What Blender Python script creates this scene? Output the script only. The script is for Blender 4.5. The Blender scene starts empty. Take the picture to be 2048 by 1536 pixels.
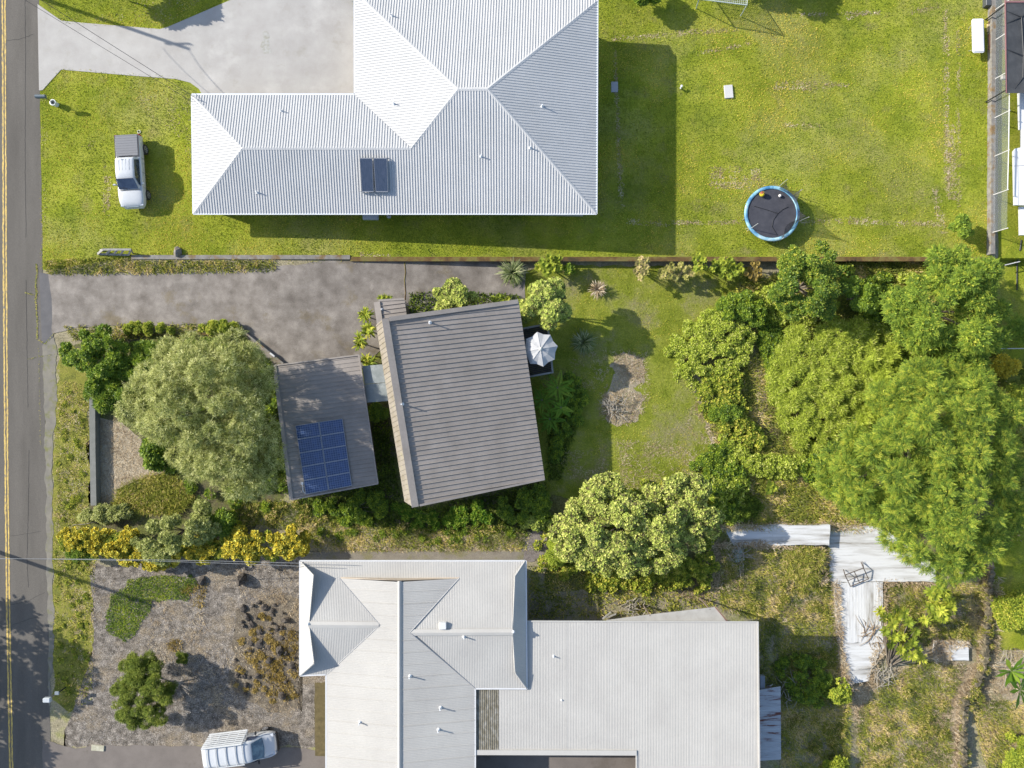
import bpy, bmesh, math
import numpy as np
from mathutils import Vector, Matrix, geometry
R = math.radians
scene = bpy.context.scene
# ------------------------------------------------------------ camera, sky, sun
S = 0.037      # metres per photo pixel on level ground
H = 53.5       # camera height
cam = bpy.data.cameras.new('camera')
cam.sensor_width = 36
cam.lens = 18 * H / (1024 * S)
cam.clip_start = 0.5
cam.clip_end = 3000
camo = bpy.data.objects.new('camera', cam)
scene.collection.objects.link(camo)
camo.location = (0, 0, H)
scene.camera = camo
AZ, EL = 19.0, 30.0      # light travels to +x, a little to -y
world = bpy.data.worlds.new('World')
scene.world = world
world.use_nodes = True
wn = world.node_tree
bg = wn.nodes['Background']
sky = wn.nodes.new('ShaderNodeTexSky')
sky.sky_type = 'NISHITA'
sky.sun_disc = False
sky.sun_elevation = R(EL)
sky.sun_rotation = R(270 + AZ)
sky.air_density = 1.0
wn.links.new(sky.outputs[0], bg.inputs[0])
bg.inputs[1].default_value = 0.15
sun = bpy.data.lights.new('sun', 'SUN')
sun.energy = 4.7
sun.angle = R(0.5)
sun.color = (1.0, 0.95, 0.86)
suno = bpy.data.objects.new('sun', sun)
scene.collection.objects.link(suno)
ld = Vector((math.cos(R(AZ)) * math.cos(R(EL)), -math.sin(R(AZ)) * math.cos(R(EL)), -math.sin(R(EL))))
suno.rotation_euler = ld.to_track_quat('-Z', 'Y').to_euler()
scene.view_settings.view_transform = 'Standard'
scene.view_settings.look = 'None'
scene.view_settings.gamma = 1
scene.view_settings.exposure = 0.75

# ------------------------------------------------------------ helpers
C = scene.collection
def P(p, q, z):
    k = S * (H - z) / H
    return Vector(((p - 1024) * k, (768 - q) * k, z))
UN = np.array([-1e5, 0, 600, 800, 1000, 1200, 1400, 1700, 2048, 1e5])
VN = np.array([-1e5, 516, 521, 760, 1000, 1100, 1e5])
up_ = [0, 0, 0, -.45, -.9, -1.4, -1.95, -2.5, -2.8, -2.8]
ZT = np.array([up_, up_,
               [0, 0, 0, -.65, -1.5, -2.05, -2.7, -3.4, -3.7, -3.7],
               [0, 0, 0, -.45, -1.0, -1.45, -2.1, -3.0, -3.4, -3.4],
               [0, 0, 0, -.3, -.45, -.6, -1.5, -2.6, -3.1, -3.1],
               [0, 0, 0, -.1, -.2, -.5, -1.3, -2.4, -3.0, -3.0],
               [0, 0, 0, -.1, -.2, -.5, -1.3, -2.4, -3.0, -3.0]])
def zi(p, q):
    p = np.asarray(p, float)
    return sum(zi0(p + o, q) for o in (-75, -37, 0, 37, 75)) / 5.0
def zi0(p, q):
    p = np.clip(np.asarray(p, float), -9e4, 9e4); q = np.clip(np.asarray(q, float), -9e4, 9e4)
    i = np.clip(np.searchsorted(UN, p) - 1, 0, len(UN) - 2); j = np.clip(np.searchsorted(VN, q) - 1, 0, len(VN) - 2)
    a = (p - UN[i]) / (UN[i + 1] - UN[i]); b = (q - VN[j]) / (VN[j + 1] - VN[j])
    return ZT[j, i] * (1 - a) * (1 - b) + ZT[j, i + 1] * a * (1 - b) + ZT[j + 1, i] * (1 - a) * b + ZT[j + 1, i + 1] * a * b
def G(p, q, h=0.0):
    return P(p, q, float(zi(p, q)) + h)
def zw(x, y):          # ground height under a world point
    z = 0.0
    for _ in range(4):
        k = S * (H - z) / H
        z = float(zi(1024 + x / k, 768 - y / k))
    return z
def Parr(p, q, z):
    k = S * (H - z) / H
    return np.stack([(p - 1024) * k, (768 - q) * k, z], -1)
def tag(o, label=None, cat=None, group=None, kind=None):
    if label: o['label'] = label
    if cat: o['category'] = cat
    if group: o['group'] = group
    if kind: o['kind'] = kind
    return o
def empty(name, loc, label, cat, group=None, rz=0.0):
    o = bpy.data.objects.new(name, None); C.objects.link(o)
    o.location = loc; o.rotation_euler = (0, 0, rz); o.empty_display_size = .3
    return tag(o, label, cat, group)
class MB:
    def __init__(s): s.v = []; s.f = []
    def add(s, vs, fs):
        n = len(s.v); s.v += [tuple(v) for v in vs]; s.f += [tuple(i + n for i in f) for f in fs]
    def box(s, c, d, rz=0.0, M=None):
        x, y, z = d[0] / 2, d[1] / 2, d[2] / 2
        vs = [Vector((a * x, b * y, e * z)) for e in (-1, 1) for a, b in ((-1, -1), (1, -1), (1, 1), (-1, 1))]
        m = Matrix.Translation(Vector(c)) @ (M if M else Matrix.Rotation(rz, 4, 'Z'))
        s.add([m @ v for v in vs], [(3, 2, 1, 0), (4, 5, 6, 7), (0, 1, 5, 4), (1, 2, 6, 5), (2, 3, 7, 6), (3, 0, 4, 7)])
    def bbox(s, c, d, b=.03, rz=0.0):      # box with chamfered vertical and top edges
        x, y, z = d[0] / 2, d[1] / 2, d[2] / 2
        def ring(i, h): return [Vector(t) for t in ((-x + i, -y + b, h), (-x + b, -y + i, h), (x - b, -y + i, h), (x - i, -y + b, h), (x - i, y - b, h), (x - b, y - i, h), (-x + b, y - i, h), (-x + i, y - b, h))]
        m = Matrix.Translation(Vector(c)) @ Matrix.Rotation(rz, 4, 'Z')
        rs = [ring(0, -z), ring(0, z - b), ring(b * .8, z)]
        fs = [tuple(range(7, -1, -1)), tuple(range(16, 24))]
        for k in (0, 8):
            for i in range(8): fs.append((k + i, k + (i + 1) % 8, k + 8 + (i + 1) % 8, k + 8 + i))
        s.add([m @ v for r in rs for v in r], fs)
    def tube(s, pts, rad, n=8, cap=True):
        pts = [Vector(p) for p in pts]
        if not hasattr(rad, '__len__'): rad = [rad] * len(pts)
        vs = []
        for i, p in enumerate(pts):
            t = (pts[min(i + 1, len(pts) - 1)] - pts[max(i - 1, 0)])
            t = t.normalized() if t.length > 1e-9 else Vector((0, 0, 1))
            a = t.cross(Vector((0, 0, 1)))
            if a.length < 1e-3: a = t.cross(Vector((1, 0, 0)))
            a.normalize(); b = t.cross(a)
            for j in range(n):
                w = 2 * math.pi * j / n
                vs.append(p + (a * math.cos(w) + b * math.sin(w)) * rad[i])
        fs = []
        for i in range(len(pts) - 1):
            for j in range(n):
                fs.append((i * n + j, i * n + (j + 1) % n, (i + 1) * n + (j + 1) % n, (i + 1) * n + j))
        if cap: fs += [tuple(range(n)), tuple(range(len(vs) - 1, len(vs) - n - 1, -1))]
        s.add(vs, fs)
    def bar(s, a, b, w, h, up=Vector((0, 0, 1))):
        a = Vector(a); b = Vector(b); t = (b - a).normalized(); r = t.cross(up)
        if r.length < 1e-4: r = Vector((1, 0, 0))
        r.normalize(); u = r.cross(t).normalized()
        vs = [c + r * (w / 2 * i) + u * (h / 2 * j) for c in (a, b) for i, j in ((-1, -1), (1, -1), (1, 1), (-1, 1))]
        s.add(vs, [(0, 1, 2, 3), (7, 6, 5, 4), (0, 4, 5, 1), (1, 5, 6, 2), (2, 6, 7, 3), (3, 7, 4, 0)])
    def cap(s, a, b, w, h):               # folded ridge flashing
        a = Vector(a); b = Vector(b); t = (b - a).normalized(); r = t.cross(Vector((0, 0, 1))).normalized()
        z = Vector((0, 0, 1))
        vs = []
        for c in (a, b):
            vs += [c + r * (w / 2) - z * h * .8, c + r * (w / 2) - z * h * .3, c + z * h, c - r * (w / 2) - z * h * .3, c - r * (w / 2) - z * h * .8]
        s.add(vs, [(0, 1, 6, 5), (1, 2, 7, 6), (2, 3, 8, 7), (3, 4, 9, 8), (4, 0, 5, 9), (4, 3, 2, 1, 0), (5, 6, 7, 8, 9)])
    def prism(s, pts, z0, z1):
        n = len(pts)
        area = sum(pts[i][0] * pts[(i + 1) % n][1] - pts[(i + 1) % n][0] * pts[i][1] for i in range(n))
        if area < 0: pts = pts[::-1]
        vs = [Vector((p[0], p[1], z0)) for p in pts] + [Vector((p[0], p[1], z1)) for p in pts]
        s.add(vs, [tuple(range(n - 1, -1, -1)), tuple(range(n, 2 * n))] + [(i, (i + 1) % n, n + (i + 1) % n, n + i) for i in range(n)])
    def lathe(s, prof, c, n=20, M=None):
        vs = []; m = Matrix.Translation(Vector(c)) @ (M or Matrix())
        for r, z in prof:
            for j in range(n):
                w = 2 * math.pi * j / n
                vs.append(m @ Vector((r * math.cos(w), r * math.sin(w), z)))
        fs = [(i * n + j, i * n + (j + 1) % n, (i + 1) * n + (j + 1) % n, (i + 1) * n + j) for i in range(len(prof) - 1) for j in range(n)]
        fs += [tuple(range(n - 1, -1, -1)), tuple(range(len(vs) - n, len(vs)))]
        s.add(vs, fs)
    def build(s, name, m, parent=None, smooth=False, local=None):
        me = bpy.data.meshes.new(name)
        vs = s.v
        if parent is not None and local is None:
            local = True
        if parent is not None and local:
            inv = WM(parent).inverted(); vs = [inv @ Vector(v) for v in vs]
        me.from_pydata([tuple(v) for v in vs], [], s.f)
        me.materials.append(m)
        if smooth:
            for p in me.polygons: p.use_smooth = True
        me.update()
        o = bpy.data.objects.new(name, me); C.objects.link(o)
        if parent is not None: o.parent = parent
        return o
def WM(o):
    m = Matrix.LocRotScale(o.location, o.rotation_euler, o.scale)
    return WM(o.parent) @ m if o.parent else m
def local(parent, pts):        # points given in the frame of a thing -> world
    m = WM(parent); return [m @ Vector(p) for p in pts]

# ------------------------------------------------------------ materials
def mat(name, stops, scale=2.0, detail=6.0, rough=.8, bump=0.0, bscale=None, bdist=.02, metallic=0.0, spec=.3, big=None, fine=None, stretch=None, second=None, coat=0):
    m = bpy.data.materials.new(name); m.use_nodes = True
    nt = m.node_tree; N = nt.nodes; L = nt.links
    b = N['Principled BSDF']
    b.inputs['Roughness'].default_value = rough; b.inputs['Metallic'].default_value = metallic
    b.inputs['Specular IOR Level'].default_value = spec; b.inputs['Coat Weight'].default_value = coat
    tc = N.new('ShaderNodeNewGeometry'); vec = tc.outputs['Position']
    if stretch:
        mp = N.new('ShaderNodeMapping'); mp.inputs['Scale'].default_value = stretch[:3]
        if len(stretch) > 3: mp.inputs['Rotation'].default_value = (0, 0, stretch[3])
        L.new(vec, mp.inputs[0]); vec = mp.outputs[0]
    def noise(sc, det=6.0, v=None, ro=.6):
        n = N.new('ShaderNodeTexNoise'); n.inputs['Scale'].default_value = sc; n.inputs['Detail'].default_value = det
        n.inputs['Roughness'].default_value = ro; L.new(v or vec, n.inputs['Vector']); return n.outputs[0]
    def ramp(f, st):
        r = N.new('ShaderNodeValToRGB'); el = r.color_ramp.elements
        while len(el) < len(st): el.new(.5)
        for e, (t, c) in zip(el, st): e.position = t; e.color = (*c, 1)
        L.new(f, r.inputs[0]); return r.outputs[0]
    def mix(f, a, c, mode='MIX'):
        x = N.new('ShaderNodeMix'); x.data_type = 'RGBA'; x.blend_type = mode
        if isinstance(f, float): x.inputs[0].default_value = f
        else: L.new(f, x.inputs[0])
        L.new(a, x.inputs[6]); L.new(c, x.inputs[7]); return x.outputs[2]
    col = ramp(noise(scale, detail), stops) if len(stops) > 1 else None
    if col is None:
        rgb = N.new('ShaderNodeRGB'); rgb.outputs[0].default_value = (*stops[0][1], 1); col = rgb.outputs[0]
    if second:        # list of (stops for colour, scale, lo, hi): patches of another colour with a shape of their own
        for st, sc, lo, hi, *amt in second:
            f = ramp(noise(sc, 8.0, None, .65), [(lo, (0, 0, 0)), (hi, (amt[0],) * 3 if amt else (1, 1, 1))])
            c2 = ramp(noise(scale * 2.3, detail), st)
            col = mix(f, col, c2)
    if big:
        col = mix(1.0, col, ramp(noise(big[0], 4.0), [(.3, (big[1],) * 3), (.7, (big[2],) * 3)]), 'MULTIPLY')
    if fine:
        col = mix(1.0, col, ramp(noise(fine[0], 3.0), [(.3, (fine[1],) * 3), (.7, (fine[2],) * 3)]), 'MULTIPLY')
    L.new(col, b.inputs['Base Color'])
    if bump:
        bn = N.new('ShaderNodeBump'); bn.inputs['Strength'].default_value = bump; bn.inputs['Distance'].default_value = bdist
        L.new(noise(bscale or scale * 4, 5.0), bn.inputs['Height']); L.new(bn.outputs[0], b.inputs['Normal'])
    return m
def leafmat(name, stops, trans=.42, rough=.6, spec=.12):
    m = bpy.data.materials.new(name); m.use_nodes = True
    nt = m.node_tree; N = nt.nodes; L = nt.links; b = N['Principled BSDF']
    at = N.new('ShaderNodeAttribute'); at.attribute_name = 'c'
    r = N.new('ShaderNodeValToRGB'); el = r.color_ramp.elements
    while len(el) < len(stops): el.new(.5)
    for e, (t, c) in zip(el, stops): e.position = t; e.color = (*c, 1)
    L.new(at.outputs['Fac'], r.inputs[0]); L.new(r.outputs[0], b.inputs['Base Color'])
    b.inputs['Roughness'].default_value = rough; b.inputs['Specular IOR Level'].default_value = spec
    tr = N.new('ShaderNodeBsdfTranslucent'); L.new(r.outputs[0], tr.inputs[0])
    mx = N.new('ShaderNodeMixShader'); mx.inputs[0].default_value = trans
    L.new(b.outputs[0], mx.inputs[1]); L.new(tr.outputs[0], mx.inputs[2])
    L.new(mx.outputs[0], N['Material Output'].inputs[0])
    return m
def flat(name, c, rough=.5, metallic=0.0, spec=.5, coat=0.0, bump=0.0):
    return mat(name, [(.3, tuple(x * .93 for x in c)), (.7, c)], 3, 4, rough, metallic=metallic, spec=spec, coat=coat, bump=bump)

rng = np.random.default_rng(11)
def jag(poly, amp, step=7.0, seed=0, sm=0):
    r = np.random.default_rng(seed + 5); out = []
    n = len(poly)
    for i in range(n):
        a = np.array(poly[i], float); b = np.array(poly[(i + 1) % n], float)
        m = max(1, int(np.linalg.norm(b - a) / step))
        for k in range(m): out.append(a + (b - a) * k / m)
    out = np.array(out)
    d = r.normal(0, 1, (len(out), 2))
    d = (d + np.roll(d, 1, 0) * .8 + np.roll(d, -1, 0) * .8 + np.roll(d, 2, 0) * .5) / 1.5
    d += r.normal(0, .5, d.shape)
    return [tuple(x) for x in out + d * amp]
def inpoly(poly, x, y):
    poly = np.array(poly); c = np.zeros(x.shape, bool); n = len(poly); j = n - 1
    for i in range(n):
        xi, yi = poly[i]; xj, yj = poly[j]
        t = ((yi > y) != (yj > y)) & (x < (xj - xi) * (y - yi) / ((yj - yi) if yj != yi else 1e-9) + xi)
        c ^= t; j = i
    return c
def sheet(name, poly, off, m, kind='structure', jagged=0.0, seed=0, step=7.0, label=None, cat=None, group=None, edge=0.0):
    if jagged: poly = jag(poly, jagged, step, seed)
    bm = bmesh.new()
    vs = [bm.verts.new((x, y, 0)) for x, y in poly]
    f = bm.faces.new(vs)
    bmesh.ops.triangulate(bm, faces=[f])
    xs = [p[0] for p in poly]; ys = [p[1] for p in poly]
    cuts = [((x, 0, 0), (1, 0, 0)) for x in range(int(min(xs) // 25 * 25), int(max(xs)) + 25, 25)]
    cuts += [((0, y, 0), (0, 1, 0)) for y in list(range(int(min(ys) // 25 * 25), int(max(ys)) + 25, 25)) + [516, 521]]
    for co, no in cuts:
        bmesh.ops.bisect_plane(bm, geom=bm.verts[:] + bm.edges[:] + bm.faces[:], plane_co=co, plane_no=no)
    for v in bm.verts:
        v.co = G(v.co.x, v.co.y, off)
    bmesh.ops.recalc_face_normals(bm, faces=bm.faces)
    for f in bm.faces:
        if f.normal.z < 0: f.normal_flip()
    if edge:
        be = [e for e in bm.edges if e.is_boundary]
        r = bmesh.ops.extrude_edge_only(bm, edges=be)
        for g in r['geom']:
            if isinstance(g, bmesh.types.BMVert): g.co.z -= edge
    me = bpy.data.meshes.new(name); bm.to_mesh(me); bm.free(); me.materials.append(m)
    o = bpy.data.objects.new(name, me); C.objects.link(o)
    return tag(o, label, cat, group, kind)
# ------------------------------------------------------------ ground and paving
M = {}
M['ground'] = mat('rough ground', [(.3, (.17, .15, .08)), (.5, (.30, .26, .17)), (.7, (.23, .23, .07))], .8, 8, .95, .8, 14, .05, fine=(9, .6, 1.25))
M['lawn'] = mat('lawn turf', [(.3, (.15, .19, .018)), (.5, (.24, .27, .028)), (.7, (.32, .325, .05))], .45, 7, 1, 1.0, 16, .05, spec=.05,
                big=(.10, .80, 1.16), fine=(11, .7, 1.2), second=[([(.3, (.24, .20, .09)), (.7, (.20, .20, .05))], .55, .55, .70, .75), ([(.3, (.27, .26, .08)), (.7, (.34, .31, .11))], .16, .50, .66, .6), ([(.3, (.10, .14, .02)), (.7, (.14, .19, .025))], .22, .58, .70, .6)])
M['lawn2'] = mat('back lawn turf', [(.3, (.14, .17, .018)), (.5, (.22, .24, .035)), (.7, (.27, .28, .05))], .7, 7, 1, 1.0, 16, .05, spec=.05,
                 fine=(11, .7, 1.2), second=[([(.3, (.26, .22, .14)), (.7, (.2, .18, .08))], .35, .5, .66, .8)])
M['asphalt'] = mat('road asphalt', [(.3, (.095, .086, .074)), (.7, (.127, .115, .100))], .5, 8, .9, .5, 40, .01, fine=(45, .75, 1.2), stretch=(1.6, .25, 1), big=(.4, .9, 1.08))
M['asphalt_dark'] = mat('patched asphalt', [(.3, (.095, .092, .095)), (.7, (.125, .12, .12))], 1.5, 6, .9, .4, 40, .01, fine=(40, .85, 1.1))
M['yellow'] = mat('worn yellow paint', [(.40, (.20, .17, .12)), (.5, (.50, .34, .08)), (.7, (.62, .47, .16))], 6, 8, .7, stretch=(3, .6, 1))
M['concrete'] = mat('light concrete', [(.3, (.335, .315, .292)), (.7, (.40, .382, .355))], .7, 9, .85, .3, 30, .005, big=(.15, .93, 1.05), fine=(25, .93, 1.05),
                    second=[([(.3, (.27, .25, .21)), (.7, (.31, .29, .25))], .8, .56, .72, .6), ([(.3, (.44, .42, .39)), (.7, (.46, .44, .41))], .3, .56, .7, .7)])
M['drive'] = mat('old stained driveway', [(.3, (.13, .112, .095)), (.5, (.20, .176, .152)), (.7, (.28, .25, .218))], .9, 9, .9, .5, 30, .012, fine=(28, .72, 1.22), big=(.25, .85, 1.12),
                 second=[([(.3, (.12, .09, .045)), (.7, (.17, .13, .06))], .35, .56, .66, .6), ([(.3, (.29, .26, .23)), (.7, (.33, .30, .26))], .8, .60, .72, .6)])
M['brown_drive'] = mat('brown driveway', [(.3, (.14, .12, .105)), (.7, (.18, .155, .135))], .8, 8, .9, .3, 30, .008, fine=(30, .85, 1.12), second=[([(.3, (.10, .085, .07)), (.7, (.12, .10, .08))], .3, .58, .64, .6)])
M['gravel'] = mat('grey gravel', [(.35, (.105, .090, .074)), (.5, (.195, .170, .142)), (.65, (.33, .29, .245))], 2.2, 10, 1, 1.0, 22, .06, spec=.05, fine=(12, .4, 1.5),
                  second=[([(.3, (.22, .17, .11)), (.7, (.33, .27, .19))], .4, .50, .62, .8), ([(.3, (.09, .08, .075)), (.7, (.13, .12, .11))], .55, .60, .70, .8)])
M['dry'] = mat('dry trampled grass', [(.3, (.24, .19, .13)), (.5, (.36, .30, .21)), (.7, (.44, .37, .26))], 2.5, 8, .95, 1.0, 20, .05, fine=(14, .65, 1.25))
M['weedy'] = mat('weedy verge', [(.3, (.10, .11, .02)), (.5, (.20, .20, .03)), (.7, (.26, .22, .06))], 1.4, 8, .95, 1.0, 16, .05, fine=(12, .6, 1.3), second=[([(.3, (.28, .22, .14)), (.7, (.34, .28, .2))], .8, .58, .68, .8)])
M['brush'] = mat('brushy soil', [(.3, (.09, .085, .03)), (.5, (.17, .16, .05)), (.7, (.23, .20, .10))], 1.6, 8, .95, 1.0, 16, .06, fine=(9, .5, 1.3), second=[([(.3, (.10, .13, .02)), (.7, (.17, .19, .03))], .6, .48, .6, .8)])
M['dirt'] = mat('dark litter soil', [(.3, (.07, .06, .035)), (.7, (.15, .13, .07))], 2, 8, .95, 1.0, 16, .06, fine=(9, .6, 1.3), second=[([(.3, (.09, .11, .02)), (.7, (.15, .17, .03))], .7, .42, .55, .8)])
M['kerb'] = mat('weathered concrete wall', [(.3, (.14, .13, .12)), (.7, (.24, .225, .20))], 3, 8, .9, .4, 20, .01, second=[([(.3, (.14, .07, .03)), (.7, (.18, .12, .03))], 1.3, .5, .62, .8)])
M['mosswall'] = mat('mossy wall top', [(.3, (.055, .04, .02)), (.45, (.12, .07, .025)), (.58, (.16, .13, .04)), (.7, (.09, .09, .02))], 1.2, 8, .9, .5, 20, .01)

# one continuous terrain sheet out to the horizon
def terrain():
    xs = [-30000, -12000, -5000, -2500, -1400] + list(range(-700, 2751, 25)) + [3400, 4500, 7000, 14000, 32000]
    ys = sorted(set([-30000, -12000, -5000, -2500, -1400] + list(range(-700, 2251, 25)) + [516, 521] + [3000, 4500, 7000, 14000, 32000]))
    X, Y = np.meshgrid(np.array(xs, float), np.array(ys, float))
    V = Parr(X, Y, zi(X, Y)).reshape(-1, 3)
    w = len(xs); F = []
    for j in range(len(ys) - 1):
        for i in range(w - 1):
            a = j * w + i; F.append((a, a + w, a + w + 1, a + 1))
    me = bpy.data.meshes.new('ground'); me.from_pydata([tuple(v) for v in V], [], F); me.materials.append(M['ground'])
    o = bpy.data.objects.new('ground', me); C.objects.link(o); tag(o, kind='structure')
terrain()
sheet('lawn', [(70, -300), (70, 200), (80, 480), (86, 540), (250, 516), (700, 514.5), (1984, 514.5), (1984, -300)], .012, M['lawn'])
sheet('lawn', [(1996, 100), (1996, 505), (1990, 700), (1984, 1160), (1975, 1300), (2300, 1320), (2300, 100)], .012, M['lawn'], jagged=.8, seed=8)
sheet('lawn', [(1000, 548), (1100, 530), (1500, 535), (1520, 590), (1410, 640), (1340, 690), (1400, 820), (1450, 950), (1250, 1000), (1080, 990), (1030, 640)], .012, M['lawn2'], jagged=1.5, seed=3)
sheet('road', [(-330, -700), (76, -700), (78, 0), (80, 200), (86, 560), (91, 900), (97, 1230), (101, 1536), (112, 2250), (-300, 2250)], .016, M['asphalt'], jagged=.35, seed=4, step=14)
sheet('road_shoulder', [(79, 545), (104, 549), (108, 640), (106, 675), (84, 690)], .024, M['asphalt_dark'], jagged=.3, seed=5)
sheet('road_shoulder', [(84, 690), (106, 675), (112, 700), (114, 800), (104, 900), (105, 1100), (108, 1300), (98, 1420), (90, 900)], .020, mat('dusty shoulder', [(.3, (.15, .14, .12)), (.7, (.22, .20, .16))], 1.5, 8, .95, .5, 30, .01, second=[([(.3, (.12, .13, .03)), (.7, (.17, .17, .05))], 1.2, .5, .65, .8)]), jagged=1.2, seed=6)
for x0, x1 in ((4.2, 7.4), (9.6, 12.6)):      # the double centre line, drifting right down the picture
    pts = [(x0 - 6, -600), (x0 - 1.5, -200), (x0 - 1, 0), (x0 + 1, 500), (x0 + 4, 900), (x0 + 8, 1230), (x0 + 14, 1536), (x0 + 30, 2200)]
    pts2 = [(a + (x1 - x0), b) for a, b in pts]
    sheet('road_marking', pts + pts2[::-1], .024, M['yellow'], jagged=.25, seed=int(x0), step=5)
drv = [(75, 8), (122, 41), (160, 45), (320, 58), (335, 54), (400, 26), (458, 1), (520, -20), (720, -20), (760, 240), (395, 240), (404, 189), (398, 178), (380, 165), (352, 158), (250, 150), (122, 139), (85, 180), (78, 181)]
sheet('driveway', drv, .045, M['concrete'], edge=.08)
sheet('driveway', [(96, 548), (250, 547), (420, 543), (560, 533), (640, 522), (1050, 522), (1050, 610), (830, 640), (760, 700), (720, 740), (560, 748), (520, 700), (486, 665), (420, 648), (280, 655), (170, 652), (130, 660), (104, 668), (104, 600)], .030, M['drive'], jagged=.8, seed=12)
sheet('gravel_lot', [(185, 1130), (300, 1122), (605, 1115), (660, 1200), (660, 1495), (120, 1495), (150, 1400), (186, 1300)], .012, M['gravel'], jagged=2.2, seed=13)
sheet('driveway', [(84, 1480), (150, 1497), (215, 1490), (420, 1492), (612, 1496), (625, 1500), (655, 1500), (655, 1800), (100, 1800)], .030, M['brown_drive'], jagged=.7, seed=14)
sheet('path', [(629, 1365), (655, 1365), (655, 1512), (630, 1512)], .035, mat('mossy slab', [(.3, (.075, .06, .025)), (.7, (.14, .11, .05))], 3, 8, .9, .4, 20, .01), jagged=.3, seed=15)
sheet('path', [(600, 1104), (1048, 1103), (1050, 1160), (600, 1160)], .035, mat('old concrete apron', [(.3, (.17, .15, .12)), (.7, (.24, .215, .175))], 2, 8, .9, .5, 20, .01, fine=(18, .75, 1.2), second=[([(.3, (.12, .12, .04)), (.7, (.18, .16, .07))], 1.0, .5, .62, .7)]), jagged=.6, seed=16)
sheet('dry_lot', [(192, 838), (235, 842), (280, 880), (330, 940), (300, 965), (215, 1012), (194, 1012)], .012, M['dry'], jagged=2, seed=17)
sheet('verge', [(118, 690), (180, 700), (178, 1010), (190, 1130), (186, 1300), (184, 1400), (138, 1425), (106, 1400), (104, 1100), (108, 900), (112, 780)], .010, M['weedy'], jagged=2, seed=18)
sheet('undergrowth_soil', [(495, 680), (560, 730), (600, 1000), (760, 1060), (1080, 1070), (1100, 960), (1130, 780), (1110, 590), (1030, 560), (820, 585), (700, 640), (690, 730), (560, 700)], .006, M['dirt'], jagged=2, seed=19)
sheet('undergrowth_soil', [(190, 670), (480, 660), (560, 760), (570, 990), (480, 1080), (130, 1080), (130, 1020), (300, 980), (190, 830), (120, 700)], .006, M['dirt'], jagged=2, seed=20)
sheet('undergrowth_soil', [(1500, 560), (1700, 520), (1990, 520), (2010, 700), (1980, 1150), (1780, 1100), (1420, 1060), (1440, 1180), (1090, 1180), (1100, 980), (1460, 990), (1440, 800), (1340, 690), (1430, 620)], .006, M['brush'], jagged=2, seed=21)
sheet('courtyard', [(940, 1480), (1290, 1480), (1290, 1800), (940, 1800)], .03, M['brown_drive'])
sheet('dry_ground', [(1050, 1040), (1110, 1060), (1100, 1110), (1060, 1125), (1040, 1120)], .03, mat('grey cinder soil', [(.3, (.14, .12, .11)), (.7, (.25, .22, .2))], 3, 8, .95, 1, 20, .03, fine=(14, .7, 1.2)), jagged=1.5, seed=22)
sheet('dry_ground', [(1880, 1350), (1940, 1340), (1930, 1400), (1925, 1560), (1820, 1600), (1760, 1545), (1850, 1480)], .012, M['dry'], jagged=3, seed=23)
sheet('dry_ground', [(1985, 1300), (2060, 1305), (2060, 1420), (2010, 1400), (1985, 1360)], .012, M['dry'], jagged=3, seed=24)

# ------------------------------------------------------------ roof building
CAM = Vector((0, 0, H))
class Plane:
    def __init__(s, a, b, c):
        s.a, b, c = P(*a), P(*b), P(*c)
        s.n = (b - s.a).cross(c - s.a).normalized()
        if s.n.z < 0: s.n = -s.n
    def hit(s, p, q):
        d = P(p, q, 0) - CAM
        return CAM + d * ((s.a - CAM).dot(s.n) / d.dot(s.n))
def roofpl(mb, poly, pl, sp=.19, rw=.032, rh=.036, dirv=None, th=.05, ribs=True, rib_mb=None, plate=True):
    pts = [pl.hit(*p) for p in poly]; n = pl.n
    tris = geometry.tessellate_polygon([pts])
    # make sure the top faces look up
    top = len(mb.v)
    base = [p - n * th for p in pts]
    fs = []
    for t in tris:
        a, b, c = (pts[i] for i in t)
        if (b - a).cross(c - a).dot(n) < 0: t = (t[0], t[2], t[1])
        fs.append(t); fs.append(tuple(i + len(pts) for i in (t[0], t[2], t[1])))
    m = len(pts)
    for i in range(m):
        j = (i + 1) % m; fs.append((i, j, m + j, m + i))
    if plate: mb.add(pts + base, fs)
    if not ribs: return
    rb = rib_mb or mb
    if dirv is None:
        d = Vector((0, 0, -1)); d = (d - n * d.dot(n)).normalized()
    else:
        d = Vector(dirv); d = (d - n * d.dot(n)).normalized()
    e = n.cross(d).normalized(); o = pts[0]
    uv = [((p - o).dot(d), (p - o).dot(e)) for p in pts]
    emin = min(u[1] for u in uv); emax = max(u[1] for u in uv)
    k = math.floor((o.dot(e) + emin) / sp)
    while True:
        ec = k * sp - o.dot(e); k += 1
        if ec <= emin + .02: continue
        if ec >= emax - .02: break
        xs = []
        for i in range(m):
            (d0, e0), (d1, e1) = uv[i], uv[(i + 1) % m]
            if (e0 > ec) != (e1 > ec): xs.append(d0 + (d1 - d0) * (ec - e0) / (e1 - e0))
        xs.sort()
        for x0, x1 in zip(xs[::2], xs[1::2]):
            if x1 - x0 < .1: continue
            vs = []
            for x in (x0, x1):
                c = o + d * x + e * ec
                vs += [c - e * rw, c - e * rw * .55 + n * rh, c + e * rw * .55 + n * rh, c + e * rw]
            rb.add(vs, [(0, 4, 5, 1), (1, 5, 6, 2), (2, 6, 7, 3), (0, 1, 2, 3), (7, 6, 5, 4)])
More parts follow.
